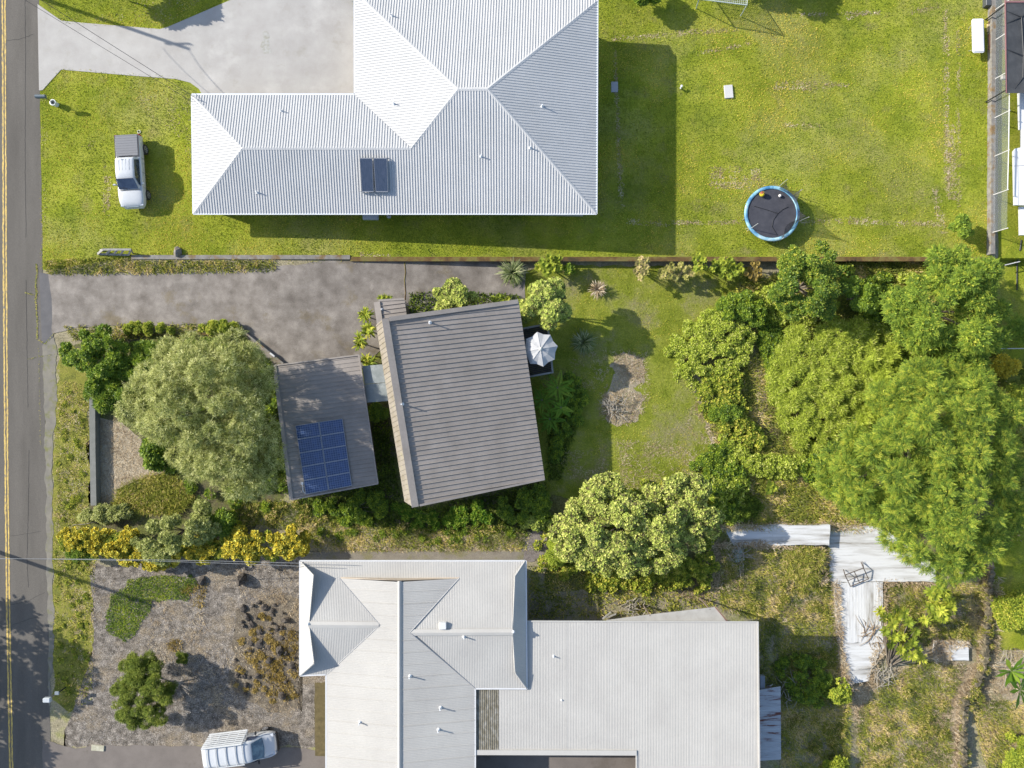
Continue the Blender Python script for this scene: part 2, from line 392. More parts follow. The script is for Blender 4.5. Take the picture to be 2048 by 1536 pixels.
def inset(pts, d):
    pts = [Vector((p[0], p[1])) for p in pts]; n = len(pts)
    area = sum(pts[i].x * pts[(i + 1) % n].y - pts[(i + 1) % n].x * pts[i].y for i in range(n))
    if area < 0: pts = pts[::-1]
    out = []
    for i in range(n):
        a, b, c = pts[i - 1], pts[i], pts[(i + 1) % n]
        u = (b - a).normalized(); w = (c - b).normalized()
        n1 = Vector((-u.y, u.x)); n2 = Vector((-w.y, w.x)); m = (n1 + n2)
        m = m / max(.3, m.dot(n1)) if m.length > 1e-4 else n1
        out.append(b + m * d)
    return out

M['roofblue'] = mat('pale grey metal roofing', [(.3, (.43, .43, .425)), (.7, (.475, .472, .465))], .6, 5, .62, spec=.12, fine=(6, .96, 1.04), second=[([(.3, (.40, .39, .37)), (.7, (.44, .44, .43))], .5, .56, .72, .4)])
M['roofwhite'] = mat('white painted roofing', [(.3, (.375, .36, .335)), (.7, (.43, .415, .385))], .35, 6, .75, spec=.1, fine=(7, .97, 1.03), second=[([(.3, (.36, .34, .31)), (.7, (.40, .385, .36))], .9, .6, .75, .5)])
M['roofbrown'] = mat('grey brown metal roofing', [(.3, (.245, .215, .188)), (.7, (.30, .265, .235))], .8, 6, .6, spec=.2, big=(.3, .93, 1.07), fine=(6, .94, 1.05))
M['brownstain'] = mat('lichen stained roofing', [(.3, (.20, .17, .12)), (.6, (.26, .23, .19)), (.75, (.25, .23, .12))], 1.5, 8, .6, spec=.3)
M['wallw'] = mat('painted house wall', [(.3, (.45, .43, .40)), (.7, (.5, .48, .45))], 2, 6, .8)
M['wallb'] = mat('brown board wall', [(.3, (.13, .10, .08)), (.7, (.17, .135, .11))], 2, 6, .8)
M['gutter'] = flat('gutter metal', (.62, .64, .66), .4)
M['pipe'] = flat('vent pipe', (.62, .63, .64), .5)
M['dark'] = flat('dark rubber', (.02, .02, .022), .6)

def vent(parent, pl, p, q, h=.35, r=.045):
    a = pl.hit(p, q); mb = MB()
    mb.tube([a - Vector((0, 0, .05)), a + Vector((0, 0, h))], r, 8)
    mb.lathe([(r * 2.6, 0), (r * 1.5, .06), (r * 1.2, .1)], a + Vector((0, 0, .01)), 8)
    mb.build('vent_pipe', M['pipe'], parent)

# ------- upper house, pale ribbed metal hip roof
E1, R1, R2 = 2.15, 4.25, 3.3
h1 = empty('house', G(800, 250), 'large house with pale blue grey ribbed metal hip roof beside the big lawn', 'house')
rf = MB()
plS = Plane((387, 427, E1), (1192, 427, E1), (940, 178, R1))
plE = Plane((1194, 4, E1), (1192, 427, E1), (975, 178, R1))
plN = Plane((710, -17, E1), (1194, 0, E1), (940, 178, R1))
plW = Plane((710, 190, E1), (710, -17, E1), (916, 178, R1))
plNw = Plane((384, 190, E1), (710, 190, E1), (600, 296, R2))
plWw = Plane((384, 190, E1), (387, 427, E1), (485, 296, R2))
roofpl(rf, [(387, 427), (1192, 427), (975, 178), (916, 178), (823, 296), (485, 296)], plS)
roofpl(rf, [(1194, 2), (975, 178), (1192, 427)], plE)
roofpl(rf, [(710, -17), (916, 178), (975, 178), (1194, 2), (1190, -17)], plN)
roofpl(rf, [(710, -17), (710, 190), (823, 296), (916, 178)], plW)
roofpl(rf, [(384, 190), (485, 296), (823, 296), (710, 190)], plNw)
roofpl(rf, [(384, 190), (387, 427), (485, 296)], plWw)
ro = rf.build('roof', M['roofblue'], h1)
cp = MB()
for a, b in (((485, 296), (823, 296)), ((916, 178), (975, 178)), ((387, 427), (485, 296)), ((384, 190), (485, 296)), ((823, 296), (916, 178)), ((710, -17), (916, 178)), ((1192, 427), (975, 178)), ((1194, 2), (975, 178))):
    cp.cap(plS.hit(*a) if a[1] >= 178 and a not in ((384, 190),) and b[1] >= 178 and a[1] != 190 else P(a[0], a[1], E1),
           plS.hit(*b), .26, .035)
cp.build('ridge_cap', M['roofblue'], ro)
vl = MB(); vl.cap(P(710, 190, E1), plS.hit(823, 296), .16, .015); vl.build('valley_flashing', M['roofblue'], ro)
gt = MB()
for a, b in (((384, 189.5), (387, 428)), ((387, 428), (1193, 428)), ((1195, 0), (1193, 428)), ((709, -17), (709.5, 189)), ((384, 189), (709.5, 189))):
    gt.bar(P(*a, E1 - .05), P(*b, E1 - .05), .11, .11)
gt.build('gutter', M['gutter'], h1)
w = MB(); w.prism(inset([P(*t, E1) for t in ((384, 190), (710, 190), (710, -17), (1194, 0), (1192, 427), (387, 427))], .6), -2.6, E1 - .06)
w.build('wall', M['wallw'], h1)
for p, q, pl in ((563, 222, plNw), (515, 385, plS), (788, 208, plW), (1084, 213, plE), (1060, 296, plS), (962, 313, plS), (784, 32, plN)): vent(ro, pl, p, q)
w = MB()
def drop(mb, pts, r, sag=0.0, n=12):
    a, b = Vector(pts[0]), Vector(pts[1])
    mb.tube([a.lerp(b, i / n) - Vector((0, 0, sag * 4 * (i / n) * (1 - i / n))) for i in range(n + 1)], r, 5)

# ------- middle house, brown ribbed metal
hm = empty('house', G(930, 810), 'brown house with large tilted grey brown ribbed roof in the middle', 'house')
rb_ = MB()
plM = Plane((768, 637, 4.9), (826, 1015, 4.9), (1063, 780, 2.45))
dm = (P(1037, 601, 3) - P(768, 637, 3)).normalized()
roofpl(rb_, [(767, 638), (1037, 601), (1090, 960), (828, 1014)], plM, .33, .022, .055, dirv=dm, th=.08)
ro = rb_.build('roof', M['roofbrown'], hm)
sl = MB()
a0, b0 = plM.hit(767, 638), plM.hit(827, 1014)
plL = Plane((752, 650, 3.9), (809, 1003, 3.9), (800, 840, 4.95))
roofpl(sl, [(766, 638), (752, 650), (809, 1003), (826, 1014)], plL, .33, .02, .03, dirv=(plL.hit(752, 650) - plL.hit(766, 638)), th=.06)
sl.build('side_slope', M['brownstain'], ro)
cp = MB()
cp.bar(a0 + dm * .13 + Vector((0, 0, .09)), b0 + dm * .13 + Vector((0, 0, .09)), .46, .05, plM.n)
cp.bar(plM.hit(767, 640) + Vector((0, 0, .06)) + dm * .4, plM.hit(1036, 603) + Vector((0, 0, .06)), .30, .04, plM.n)
cp.bar(plM.hit(828, 1012) + Vector((0, 0, .05)) + dm * .4, plM.hit(1089, 958) + Vector((0, 0, .05)), .14, .04, plM.n)
cp.build('ridge_cap', M['roofbrown'], ro)
w = MB(); w.prism(inset([(a0 + dm * .2)[:2], plM.hit(1037, 601)[:2], plM.hit(1090, 960)[:2], (b0 + dm * .2)[:2]], .6), -2.8, 2.2)
w.build('wall', M['wallb'], hm)
wq = inset([(a0 + dm * .2)[:2], (a0 + dm * 3.5)[:2], (b0 + dm * 3.5)[:2], (b0 + dm * .2)[:2]], .45)
w = MB(); w.prism(wq, 2.2, 3.7); w.build('upper_wall', M['wallb'], hm)
vent(ro, plM, 860, 645, .5, .05); vent(ro, plM, 805, 808, .55, .05)
en = MB(); plP = Plane((749, 604, 3.1), (809, 600, 2.95), (760, 655, 3.1))
roofpl(en, [(757, 603), (809, 599), (815, 642), (765, 655)], plP, .30, .022, .055, dirv=dm, th=.08)
en.bar(plP.hit(754, 604) + Vector((0, 0, .05)), plP.hit(763, 668) + Vector((0, 0, .05)), .42, .06)
en.bar(plP.hit(757, 601), plP.hit(809, 598), .14, .08)
e_ = en.build('entry_roof', M['roofbrown'], hm)
w = MB(); w.prism([P(*t, 2.5)[:2] for t in ((768, 612), (806, 608), (812, 650), (774, 656))], -.9, 2.9); w.build('entry_wall', M['wallb'], hm)
vent(e_, plP, 764, 619, .3, .04)

# covered way between carport and house: grey panels
cw = empty('covered_walkway', G(750, 768), 'small grey panelled walkway roof joining the carport to the brown house', 'walkway roof')
mb = MB(); grey = mat('fibre cement panels', [(.3, (.20, .22, .21)), (.7, (.28, .30, .29))], 2, 7, .8, .2, 14, .01, second=[([(.3, (.34, .36, .35)), (.7, (.3, .32, .3))], 2.0, .55, .6, .7)])
for i in range(2):
    q0 = 732 + i * 37; x = 724 + i * 4
    pl = Plane((x, q0, 2.35), (x + 50, q0 - 3, 2.35), (x + 4, q0 + 36, 2.33 + i * .0))
    roofpl(mb, [(x, q0), (x + 50, q0 - 4), (x + 55, q0 + 32.2), (x + 5, q0 + 36.2)], pl, ribs=False, th=.05)
mb.build('panel', grey, cw)
for p, q in ((730, 738), (737, 800)): mb = MB(); mb.tube([G(p, q), P(p, q, 2.3)], .05, 8); mb.build('post', M['wallb'], cw)

# carport
cpt = empty('carport', G(650, 855), 'brown ribbed metal carport carrying the blue solar panels', 'carport')
plC = Plane((549, 731, 2.95), (583, 999, 2.95), (737, 838, 2.65))
mb = MB(); roofpl(mb, [(549, 731), (718, 710), (756, 967), (583, 999)], plC, .3, .022, .03, dirv=dm, th=.08)
cr = mb.build('roof', M['roofbrown'], cpt)
mb = MB()
cc = [plC.hit(*t) + Vector((0, 0, .03)) for t in ((549, 731), (718, 710), (756, 967), (583, 999))]
for i in range(4): mb.bar(cc[i], cc[(i + 1) % 4], .26 if i in (3,) else .10, .07)
mb.build('edge_flashing', M['roofbrown'], cr)
w = MB(); w.prism([v for v in inset([c[:2] for c in (cc[0].lerp(cc[3], .45), cc[1].lerp(cc[2], .45), cc[2], cc[3])], .5)], -.9, 2.55); w.build('wall', M['wallb'], cpt)
for f in (.04, .35):
    for s_ in (.05, .95):
        mb = MB(); t = cc[0].lerp(cc[3], f).lerp(cc[1].lerp(cc[2], f), s_); mb.box((t.x, t.y, 1.1), (.12, .12, 2.9)); mb.build('post', M['wallb'], cpt)
# solar array: two columns, five rows
def pvmat():
    m = bpy.data.materials.new('blue solar cells'); m.use_nodes = True; nt = m.node_tree; N = nt.nodes; L = nt.links; b = N['Principled BSDF']
    tc = N.new('ShaderNodeUVMap')
    br = N.new('ShaderNodeTexBrick'); br.offset = 0; br.inputs['Scale'].default_value = 1
    br.inputs['Mortar Size'].default_value = .09; br.inputs['Mortar Smooth'].default_value = .1; br.inputs['Brick Width'].default_value = 1; br.inputs['Row Height'].default_value = 1
    br.inputs['Color1'].default_value = (.014, .032, .095, 1); br.inputs['Color2'].default_value = (.03, .06, .16, 1); br.inputs['Mortar'].default_value = (.13, .17, .26, 1)
    L.new(tc.outputs[0], br.inputs[0]); L.new(br.outputs[0], b.inputs['Base Color']); b.inputs['Roughness'].default_value = .18; b.inputs['Coat Weight'].default_value = .5
    return m
PV = pvmat(); FR = flat('aluminium frame', (.30, .31, .33), .4, .4)
A_ = [plC.hit(*t) for t in ((592, 851), (685, 837), (704, 971), (613, 988))]
rowname = ['top', 'second', 'middle', 'fourth', 'bottom']
for ci in range(2):
    for ri in range(5):
        def at(u, v): return A_[0].lerp(A_[1], u).lerp(A_[3].lerp(A_[2], u), v) + plC.n * .14
        u0, u1 = (0.0, .488) if ci == 0 else (.505, 1.0); v0, v1 = ri / 5 + .004, (ri + 1) / 5 - .004
        q_ = [at(u0, v0), at(u0, v1), at(u1, v1), at(u1, v0)]
        mb = MB(); mb.add(q_, [(0, 1, 2, 3)])
        root = o = mb.build('solar_panel', PV, cpt); uv = o.data.uv_layers.new(); vals = [(0, 6), (0, 0), (10, 0), (10, 6)]
        for l, t in zip(uv.data, vals): l.uv = t
        mb = MB()
        for i in range(4): mb.bar(q_[i] - plC.n * .02, q_[(i + 1) % 4] - plC.n * .02, .035, .05, plC.n)
        mb.build('frame', FR, root)
        mb = MB(); mb.bar(at(u0 + .04, (v0 + v1) / 2) - plC.n * .09, at(u1 - .04, (v0 + v1) / 2) - plC.n * .09, .04, .10, plC.n); mb.build('mounting_rail', FR, root)
mb = MB(); mb.bbox(plC.hit(605.5, 966) + Vector((0, 0, .1)), (.18, .18, .18)); mb.build('junction_box', flat('white plastic', (.6, .6, .6)), cpt)
mb = MB(); mb.tube([plC.hit(*t) + Vector((0, 0, .08)) for t in ((606, 968), (607, 982), (611, 986), (619, 986))], .03, 6); mb.build('conduit', flat('white plastic pipe', (.6, .6, .6)), cpt)

# solar water heater collectors on the upper house
for (p0, p1), lb in (((721, 746), 'left'), ((748.5, 775), 'right')):
    c0 = [plS.hit(p0, 316), plS.hit(p1, 316), plS.hit(p1 + 2.5, 384), plS.hit(p0 + 4.5, 384)]
    up = plS.n
    mb = MB(); hi = [v + up * .30 for v in c0]; lo = [v + up * .20 for v in c0]
    mb.add(lo + hi, [(3, 2, 1, 0), (4, 5, 6, 7), (0, 1, 5, 4), (1, 2, 6, 5), (2, 3, 7, 6), (3, 0, 4, 7)])
    root = mb.build('solar_collector', FR, h1)
    mb = MB(); cen = (hi[0] + hi[2]) / 2; gl = [cen + (v - cen) * .95 + up * .004 for v in hi]; mb.add(gl, [(0, 3, 2, 1)])
    mb.build('glass', mat('collector glass', [(.4, (.03, .045, .075)), (.6, (.045, .06, .095))], 4, 4, .25, spec=.6, stretch=(6, .5, 1), coat=.3), root)
    for i in range(4): mb = MB(); mb.bar(c0[i] + up * .0, c0[i] + up * .21, .05, .05, Vector((1, 0, 0))); mb.build('bracket', FR, root)
mb = MB(); mb.tube([plS.hit(*t) + Vector((0, 0, .15)) for t in ((722, 384), (725, 387), (750, 388), (757, 394))], .03, 6); mb.build('water_pipe', flat('lagged pipe', (.3, .32, .34)), h1)

# ------- lower house, white roofs
hl = empty('house', G(900, 1330), 'long white roofed house with crossing gables at the bottom of the photo', 'house')
E3, RZ, NZ, FZ = 2.9, 3.62, 3.86, 2.72
plLN = Plane((601, 1122, E3), (1050, 1122, E3), (800, 1257, RZ))
plLS = Plane((601, 1350, E3), (655, 1350, E3), (700, 1250, RZ))
plLSr = Plane((950, 1376, E3), (1053, 1376, E3), (900, 1266, RZ))
plWh = Plane((601, 1122, E3), (601, 1350, E3), (618, 1248, RZ - .05))
plEh = Plane((1050, 1122, E3), (1053, 1376, E3), (1025, 1265, RZ - .02))
plGL = Plane((653, 1348, E3), (653, 1500, E3), (797, 1400, NZ))
plGR = Plane((950, 1376, E3), (950, 1536, E3), (799, 1400, NZ))
mb = MB()
kw = dict(sp=.115, rw=.022, rh=.012)
roofpl(mb, [(601, 1122), (627, 1150), (618, 1250), (760, 1250), (680, 1157), (918, 1157), (820, 1264), (1025, 1264), (1030, 1152), (1050, 1122)], plLN, **kw)
roofpl(mb, [(601, 1350), (655, 1348), (760, 1250), (618, 1249), (628, 1326)], plLS, **kw)
roofpl(mb, [(950, 1376), (1053, 1376), (1030, 1345), (1025, 1264), (820, 1266)], plLSr, **kw)
roofpl(mb, [(601, 1122), (601, 1350), (628, 1326), (618, 1249), (627, 1150)], plWh, **kw)
roofpl(mb, [(1050, 1122), (1030, 1152), (1025, 1264), (1030, 1345), (1053, 1376)], plEh, **kw)
roofpl(mb, [(797, 1164), (680, 1157), (760, 1250), (655, 1348), (653, 1348), (653, 1800), (797, 1800)], plGL, **kw)
roofpl(mb, [(802, 1164), (802, 1800), (950, 1800), (950, 1376), (820, 1266), (918, 1157)], plGR, **kw)
roofpl(mb, [(797, 1164), (680, 1157), (760, 1250), (655, 1348), (653, 1800), (797, 1800)], plGL, .84, .016, .028, plate=False)
roofpl(mb, [(802, 1164), (802, 1800), (950, 1800), (950, 1376), (820, 1266), (918, 1157)], plGR, .84, .016, .028, plate=False)
ro = mb.build('roof', M['roofwhite'], hl)
cp = MB()
up3 = Vector((0, 0, .03))
cp.cap(plLN.hit(617, 1249) + up3, plLN.hit(758, 1250) + up3, .44, .05); cp.cap(plLN.hit(822, 1265) + up3, plLN.hit(1026, 1264) + up3, .44, .05)
cp.cap(plGL.hit(799, 1162) + up3, plGL.hit(799, 1800) + up3, .28, .06)
for a, b, pl in (((1053, 1376), (1031, 1346), plEh), ((601, 1350), (628, 1326), plWh), ((1050, 1122), (1030, 1152), plEh)): cp.cap(pl.hit(*a) + up3, pl.hit(*b) + up3, .14, .03)
cp.build('ridge_cap', M['roofwhite'], ro)
cp = MB(); dk = flat('grey valley flashing', (.30, .30, .30))  # valley strips in a darker grey than the roof sheets
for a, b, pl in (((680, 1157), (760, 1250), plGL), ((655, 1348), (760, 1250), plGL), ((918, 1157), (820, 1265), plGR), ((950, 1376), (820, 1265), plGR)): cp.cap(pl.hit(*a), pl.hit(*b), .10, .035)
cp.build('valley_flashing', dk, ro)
fa = MB(); fa.add([plGL.hit(680, 1157), plGL.hit(797, 1161), plGR.hit(802, 1161), plGR.hit(918, 1157), plLN.hit(918, 1154), plLN.hit(799, 1156), plLN.hit(680, 1154)], [(0, 1, 2, 3, 4, 5, 6)])
fa.build('gable_end', mat('tan gable board', [(.3, (.40, .33, .25)), (.7, (.45, .38, .3))], 2, 5), ro)
gt = MB()
for a, b in (((600, 1121.5), (1051, 1121.5)), ((600, 1121.5), (600, 1351)), ((600, 1351), (652.5, 1349)), ((652.3, 1349), (652.3, 1800)), ((1052, 1121), (1054, 1377)), ((950.5, 1377), (950.5, 1800)), ((951, 1377), (1054, 1377))):
    gt.bar(P(*a, E3 - .04), P(*b, E3 - .04), .10, .10)
gt.build('gutter', flat('white gutter', (.55, .55, .55)), hl)
mb = MB(); plF = Plane((1060, 1241, FZ), (1500, 1243, FZ), (1200, 1500, FZ + .05))
roofpl(mb, [(1040, 1241), (1514, 1243), (1520, 1800), (1273, 1800), (1272, 1502), (998, 1500), (998, 1370), (1040, 1370)], plF, .11, .022, .012, dirv=(0, -1, 0))
roofpl(mb, [(1060, 1245), (1512, 1246), (1516, 1800), (1275, 1800), (1274, 1500), (1060, 1500)], plF, .95, .02, .011, dirv=(0, -1, 0), plate=False)
er = mb.build('extension_roof', M['roofwhite'], hl)
mb = MB(); roofpl(mb, [(945, 1370), (998, 1370), (998, 1500), (945, 1500)], plF, .14, .03, .022, dirv=(0, -1, 0))
mb.build('mossy_strip', mat('mossy old roofing', [(.3, (.10, .09, .06)), (.5, (.17, .155, .12)), (.7, (.26, .25, .22))], 4, 9, .9, .3, 12, .02, stretch=(1, .6, 1)), er)
mb = MB(); mb.bar(plF.hit(951, 1504) + up3, plF.hit(1273, 1505) + up3, .34, .12)
mb.bar(plF.hit(1515, 1242.5) + up3, plF.hit(1521, 1800) + up3, .10, .12); mb.bar(plF.hit(1060, 1242) + up3, plF.hit(1515, 1243.5) + up3, .08, .08); mb.bar(plF.hit(1273, 1505), plF.hit(1273, 1800), .10, .12)
mb.build('edge_flashing', M['roofwhite'], er)
w = MB(); w.prism(inset([P(*t, E3)[:2] for t in ((601, 1122), (1050, 1122), (1052, 1376), (950, 1376), (950, 1800), (653, 1800), (653, 1350), (601, 1350))], .95), -1.6, E3 - .06); w.build('wall', M['wallw'], hl)
w = MB(); w.prism(inset([P(*t, FZ)[:2] for t in ((1020, 1241), (1514, 1243), (1520, 1800), (1273, 1800), (1272, 1500), (1020, 1500))], 1.15), -3.4, FZ - .06); w.build('extension_wall', mat('grey block wall', [(.3, (.13, .12, .11)), (.7, (.2, .18, .16))], 2, 6), hl)
for p, q, pl in ((820, 1352, plGR), (881, 1415, plGR), (877, 1459, plGR), (928, 1273, plLSr), (720, 1444, plGL)): vent(ro, pl, p, q, .42, .05)
vent(er, plF, 1107, 1312, .28, .04); vent(er, plF, 1123, 1400, .1, .03)
for p, q, nm in ((617, 1247, 'finial'), (1027, 1263, 'finial')):
    a = plLN.hit(p, q); mb = MB(); mb.lathe([(.09, -.05), (.11, .08), (.05, .16), (.02, .2)], a, 10); mb.build(nm, M['pipe'], ro)
a = plLN.hit(886, 1250); mb = MB(); mb.bbox(a + Vector((0, 0, .12)), (.50, .48, .30), .04); mb.build('roof_hatch', flat('white hatch', (.56, .56, .55)), ro)
# ------------------------------------------------------------ vehicles
def loftmesh(name, st, m, parent, sub=1, smooth=True):
    """stations (y, [(x,z)...half profile from sill to centre line]); mirrored about x=0"""
    mb = MB(); rows = []
    for y, pr in st:
        full = [Vector((x, y, z)) for x, z in pr] + [Vector((-x, y, z)) for x, z in pr[::-1] if x > 1e-6]
        rows.append(full)
    n = len(rows[0]); vs = [v for r in rows for v in r]; fs = []
    for i in range(len(rows) - 1):
        for j in range(n):
            fs.append((i * n + j, (i + 1) * n + j, (i + 1) * n + (j + 1) % n, i * n + (j + 1) % n))
    fs += [tuple(range(n)), tuple(range(len(vs) - 1, len(vs) - n - 1, -1))]
    mb.add(vs, fs); o = mb.build(name, m, parent, smooth=smooth, local=False)
    if sub:
        md = o.modifiers.new('s', 'SUBSURF'); md.levels = sub; md.render_levels = sub
    bm = bmesh.new(); bm.from_mesh(o.data); bmesh.ops.recalc_face_normals(bm, faces=bm.faces); bm.to_mesh(o.data); bm.free()
    return o
WHITE = flat('white car paint', (.50, .51, .515), .25, spec=.5, coat=.6)
GLASS = mat('tinted car glass', [(.4, (.015, .025, .055)), (.6, (.03, .045, .08))], 3, 3, .12, spec=.7, coat=.5)
TYRE = flat('tyre rubber', (.018, .018, .018), .8); RIM = flat('alloy rim', (.42, .42, .43), .3, .6)
BLK = flat('black plastic', (.02, .02, .022), .55)
def quad(parent, name, pts, m, th=.012):
    pts = [Vector(p) for p in pts]; mb = MB()
    n = (pts[1] - pts[0]).cross(pts[2] - pts[0]).normalized()
    k = len(pts); lo = [p - n * th for p in pts]
    mb.add(pts + lo, [tuple(range(k)), tuple(range(2 * k - 1, k - 1, -1))] + [(i, k + i, k + (i + 1) % k, (i + 1) % k) for i in range(k)])
    return mb.build(name, m, parent, local=False)
def wheel(parent, x, y, r=.38, wd=.24):
    s = 1 if x > 0 else -1; M4 = Matrix.Rotation(R(90) * s, 4, 'Y')
    e = bpy.data.objects.new('wheel', None); 
    mb = MB(); mb.lathe([(r * .62, -wd / 2), (r * .93, -wd / 2), (r, -wd * .3), (r, wd * .3), (r * .93, wd / 2), (r * .62, wd / 2)], (x, y, r), 22, M4)
    t = mb.build('wheel', TYRE, parent, smooth=True, local=False)
    mb = MB(); mb.lathe([(r * .66, -wd / 2 + .03), (r * .66, wd / 2 + .004), (r * .60, wd / 2 + .012), (r * .55, wd / 2 - .03), (r * .15, wd / 2 - .01), (r * .12, wd / 2 + .01)], (x, y, r), 22, M4)
    for k in range(5):
        a = 2 * math.pi * k / 5; d = Vector((0, math.cos(a), math.sin(a)))
        c = Vector((x + s * (wd / 2 + .0), y, r)); mb.bar(c + d * r * .12, c + d * r * .6, .07, .03, Vector((1, 0, 0)))
    mb.build('rim', RIM, t, local=False)
    bpy.data.objects.remove(e)
def mirror(parent, x, y, z, m=WHITE):
    s = 1 if x > 0 else -1; mb = MB(); mb.bbox((x + s * .12, y, z), (.22, .11, .17), .03); mb.bar((x - s * .05, y, z - .04), (x + s * .06, y, z - .02), .05, .04); mb.build('mirror', m, parent, local=False)

# pickup facing down the picture
tr = empty('pickup_truck', (-27.75, 15.45, 0.02), 'white pickup truck with a grey bed cover parked on the front lawn', 'pickup truck', rz=R(183.2))
def prof(w, zt, zs=.42, crown=.04, tw=.94): return [(w * .90, zs), (w, zs + .14), (w, zt - .22), (w * .985, zt - .08), (w * tw, zt), (w * .6, zt + crown * .8), (0, zt + crown)]
st = [(-2.62, prof(.84, 1.02)), (-2.60, prof(.89, 1.16, crown=0)), (-2.5, prof(.90, 1.18, crown=0)), (-1.1, prof(.92, 1.18, crown=0)), (-.9, prof(.92, 1.16, crown=0)), (1.25, prof(.93, 1.12)), (1.45, prof(.93, 1.13, crown=.06)),
      (1.85, prof(.93, 1.10, crown=.07)), (2.25, prof(.90, 1.04, crown=.06)), (2.45, prof(.84, .96, crown=.04)), (2.56, prof(.74, .84, crown=.02)), (2.60, prof(.66, .74, .46, 0))]
loftmesh('body', st, WHITE, tr)
def cprof(w0, w1, zb, zt): return [(w0, zb), (w0 * .99, zb + .06), (w1 + (w0 - w1) * .15, zt - .12), (w1, zt - .03), (w1 * .9, zt), (w1 * .5, zt + .03), (0, zt + .035)]
st = [(-.95, cprof(.80, .70, 1.05, 1.10)), (-.93, cprof(.80, .70, 1.08, 1.3)), (-.80, cprof(.80, .66, 1.08, 1.70)), (-.65, cprof(.80, .66, 1.08, 1.76)), (.42, cprof(.80, .66, 1.08, 1.78)), (.68, cprof(.80, .65, 1.08, 1.74)), (1.34, cprof(.80, .70, 1.05, 1.20)), (1.44, cprof(.80, .72, 1.05, 1.12))]
loftmesh('cab', st, WHITE, tr)
quad(tr, 'windscreen', [(-.60, .74, 1.755), (-.70, 1.37, 1.265), (.70, 1.37, 1.265), (.60, .74, 1.755)], GLASS)
quad(tr, 'rear_window', [(.55, -.90, 1.66), (.62, -.955, 1.28), (-.62, -.955, 1.28), (-.55, -.90, 1.66)], GLASS)
for s in (-1, 1):
    pts = [(s * .815, -.75, 1.20), (s * .825, 1.18, 1.20), (s * .705, .65, 1.66), (s * .705, -.62, 1.66)]
    quad(tr, 'side_window', pts if s > 0 else pts[::-1], GLASS)
    mirror(tr, s * .90, 1.0, 1.22)
    for y in (-1.72, 1.62): wheel(tr, s * .86, y, .37, .23)
    mb = MB(); mb.bbox((s * .83, -2.58, .98), (.16, .12, .34), .03); mb.build('tail_light', flat('red lens', (.35, .02, .02), .3), tr, local=False)
    mb = MB(); mb.bbox((s * .70, 2.42, .86), (.28, .22, .16), .04); mb.build('headlight', flat('lamp glass', (.5, .52, .55), .15, coat=.6), tr, local=False)
mb = MB(); mb.bbox((0, -1.79, 1.235), (1.60, 1.56, .05), .02)
for i in range(9): mb.box((0, -2.5 + i * .18, 1.265), (1.56, .02, .012))
mb.build('bed_cover', flat('grey vinyl', (.13, .135, .15), .55), tr, local=False)
for s in (-1, 1): mb = MB(); mb.box((s * .85, -1.79, 1.222), (.05, 1.6, .03)); mb.build('bed_rail', BLK, tr, local=False)
mb = MB(); mb.bbox((0, -2.70, .58), (1.5, .16, .18), .04); mb.build('rear_bumper', flat('chrome bumper', (.4, .4, .4), .3, .7), tr, local=False)
mb = MB(); mb.bbox((0, 2.56, .60), (1.35, .14, .22), .05); mb.build('front_bumper', WHITE, tr, local=False)
mb = MB(); mb.bbox((0, 2.56, .80), (.9, .08, .14), .02); mb.build('grille', flat('grille grey', (.25, .3, .33), .3, .4), tr, local=False)
mb = MB()
for x in (-.36, -.12, .12, .36): mb.bar((x, -.66, 1.788), (x, .15, 1.806), .022, .010)
mb.tube([(.15, -.62, 1.8), (.15, -.66, 1.86)], .03, 6)
mb.build('roof_rib', WHITE, tr, local=False)

# panel gaps, handles and wiper
mb = MB()
for s in (-1, 1):
    for y in (-.9, .12, 1.2): mb.bar((s * .935, y, .55), (s * .925, y, 1.10), .012, .012)
    mb.bar((s * .935, -.9, .55), (s * .935, 1.2, .55), .012, .012)
mb.bar((-.78, 1.43, 1.20), (.78, 1.43, 1.20), .03, .014); mb.bar((-.88, -.98, 1.20), (.88, -.98, 1.20), .025, .014)
mb.build('panel_gap', BLK, tr, local=False)
for s in (-1, 1):
    for y in (-.55, .25): mb = MB(); mb.bbox((s * .945, y, .98), (.03, .16, .04), .01); mb.build('door_handle', WHITE, tr, local=False)
    mb = MB(); mb.bar((s * .1, 1.40, 1.26), (s * .1 + .5, 1.26, 1.37), .018, .015); mb.build('wiper', BLK, tr, local=False)
mb = MB()
for s in (-1, 1): mb.bbox((s * .30, 1.0, 1.10), (.42, .3, .12), .05)
mb.build('dashboard', flat('grey dash', (.12, .13, .14), .7), tr, local=False)

# work van facing right
vn = empty('work_van', (-19.65, -26.45, 0.02), 'white work van with roof ladder racks parked on the bottom driveway', 'van', rz=R(-83))
def vprof(w, zt, wt): return [(w * .92, .40), (w, .55), (w, 1.05), (w * .97, 1.25), (wt + .05, zt - .18), (wt, zt - .05), (wt * .85, zt + .01), (wt * .45, zt + .03), (0, zt + .035)]
st = [(-2.55, vprof(.84, 1.70, .70)), (-2.5, vprof(.88, 1.85, .74)), (-2.35, vprof(.90, 1.90, .76)), (0, vprof(.91, 1.92, .77)), (.80, vprof(.91, 1.90, .75)), (1.02, vprof(.91, 1.80, .72)), (1.70, vprof(.90, 1.22, .74)), (1.85, vprof(.90, 1.12, .76)), (2.2, vprof(.86, 1.02, .70)),
      (2.42, vprof(.78, .88, .60)), (2.5, vprof(.70, .74, .5))]
for i, (y, p) in enumerate(st):
    zt = p[-1][1]
    st[i] = (y, [(x, min(z, zt - .01 + .005 * (x < .3))) if j > 1 else (x, z) for j, (x, z) in enumerate(p)])
loftmesh('body', st, WHITE, vn)
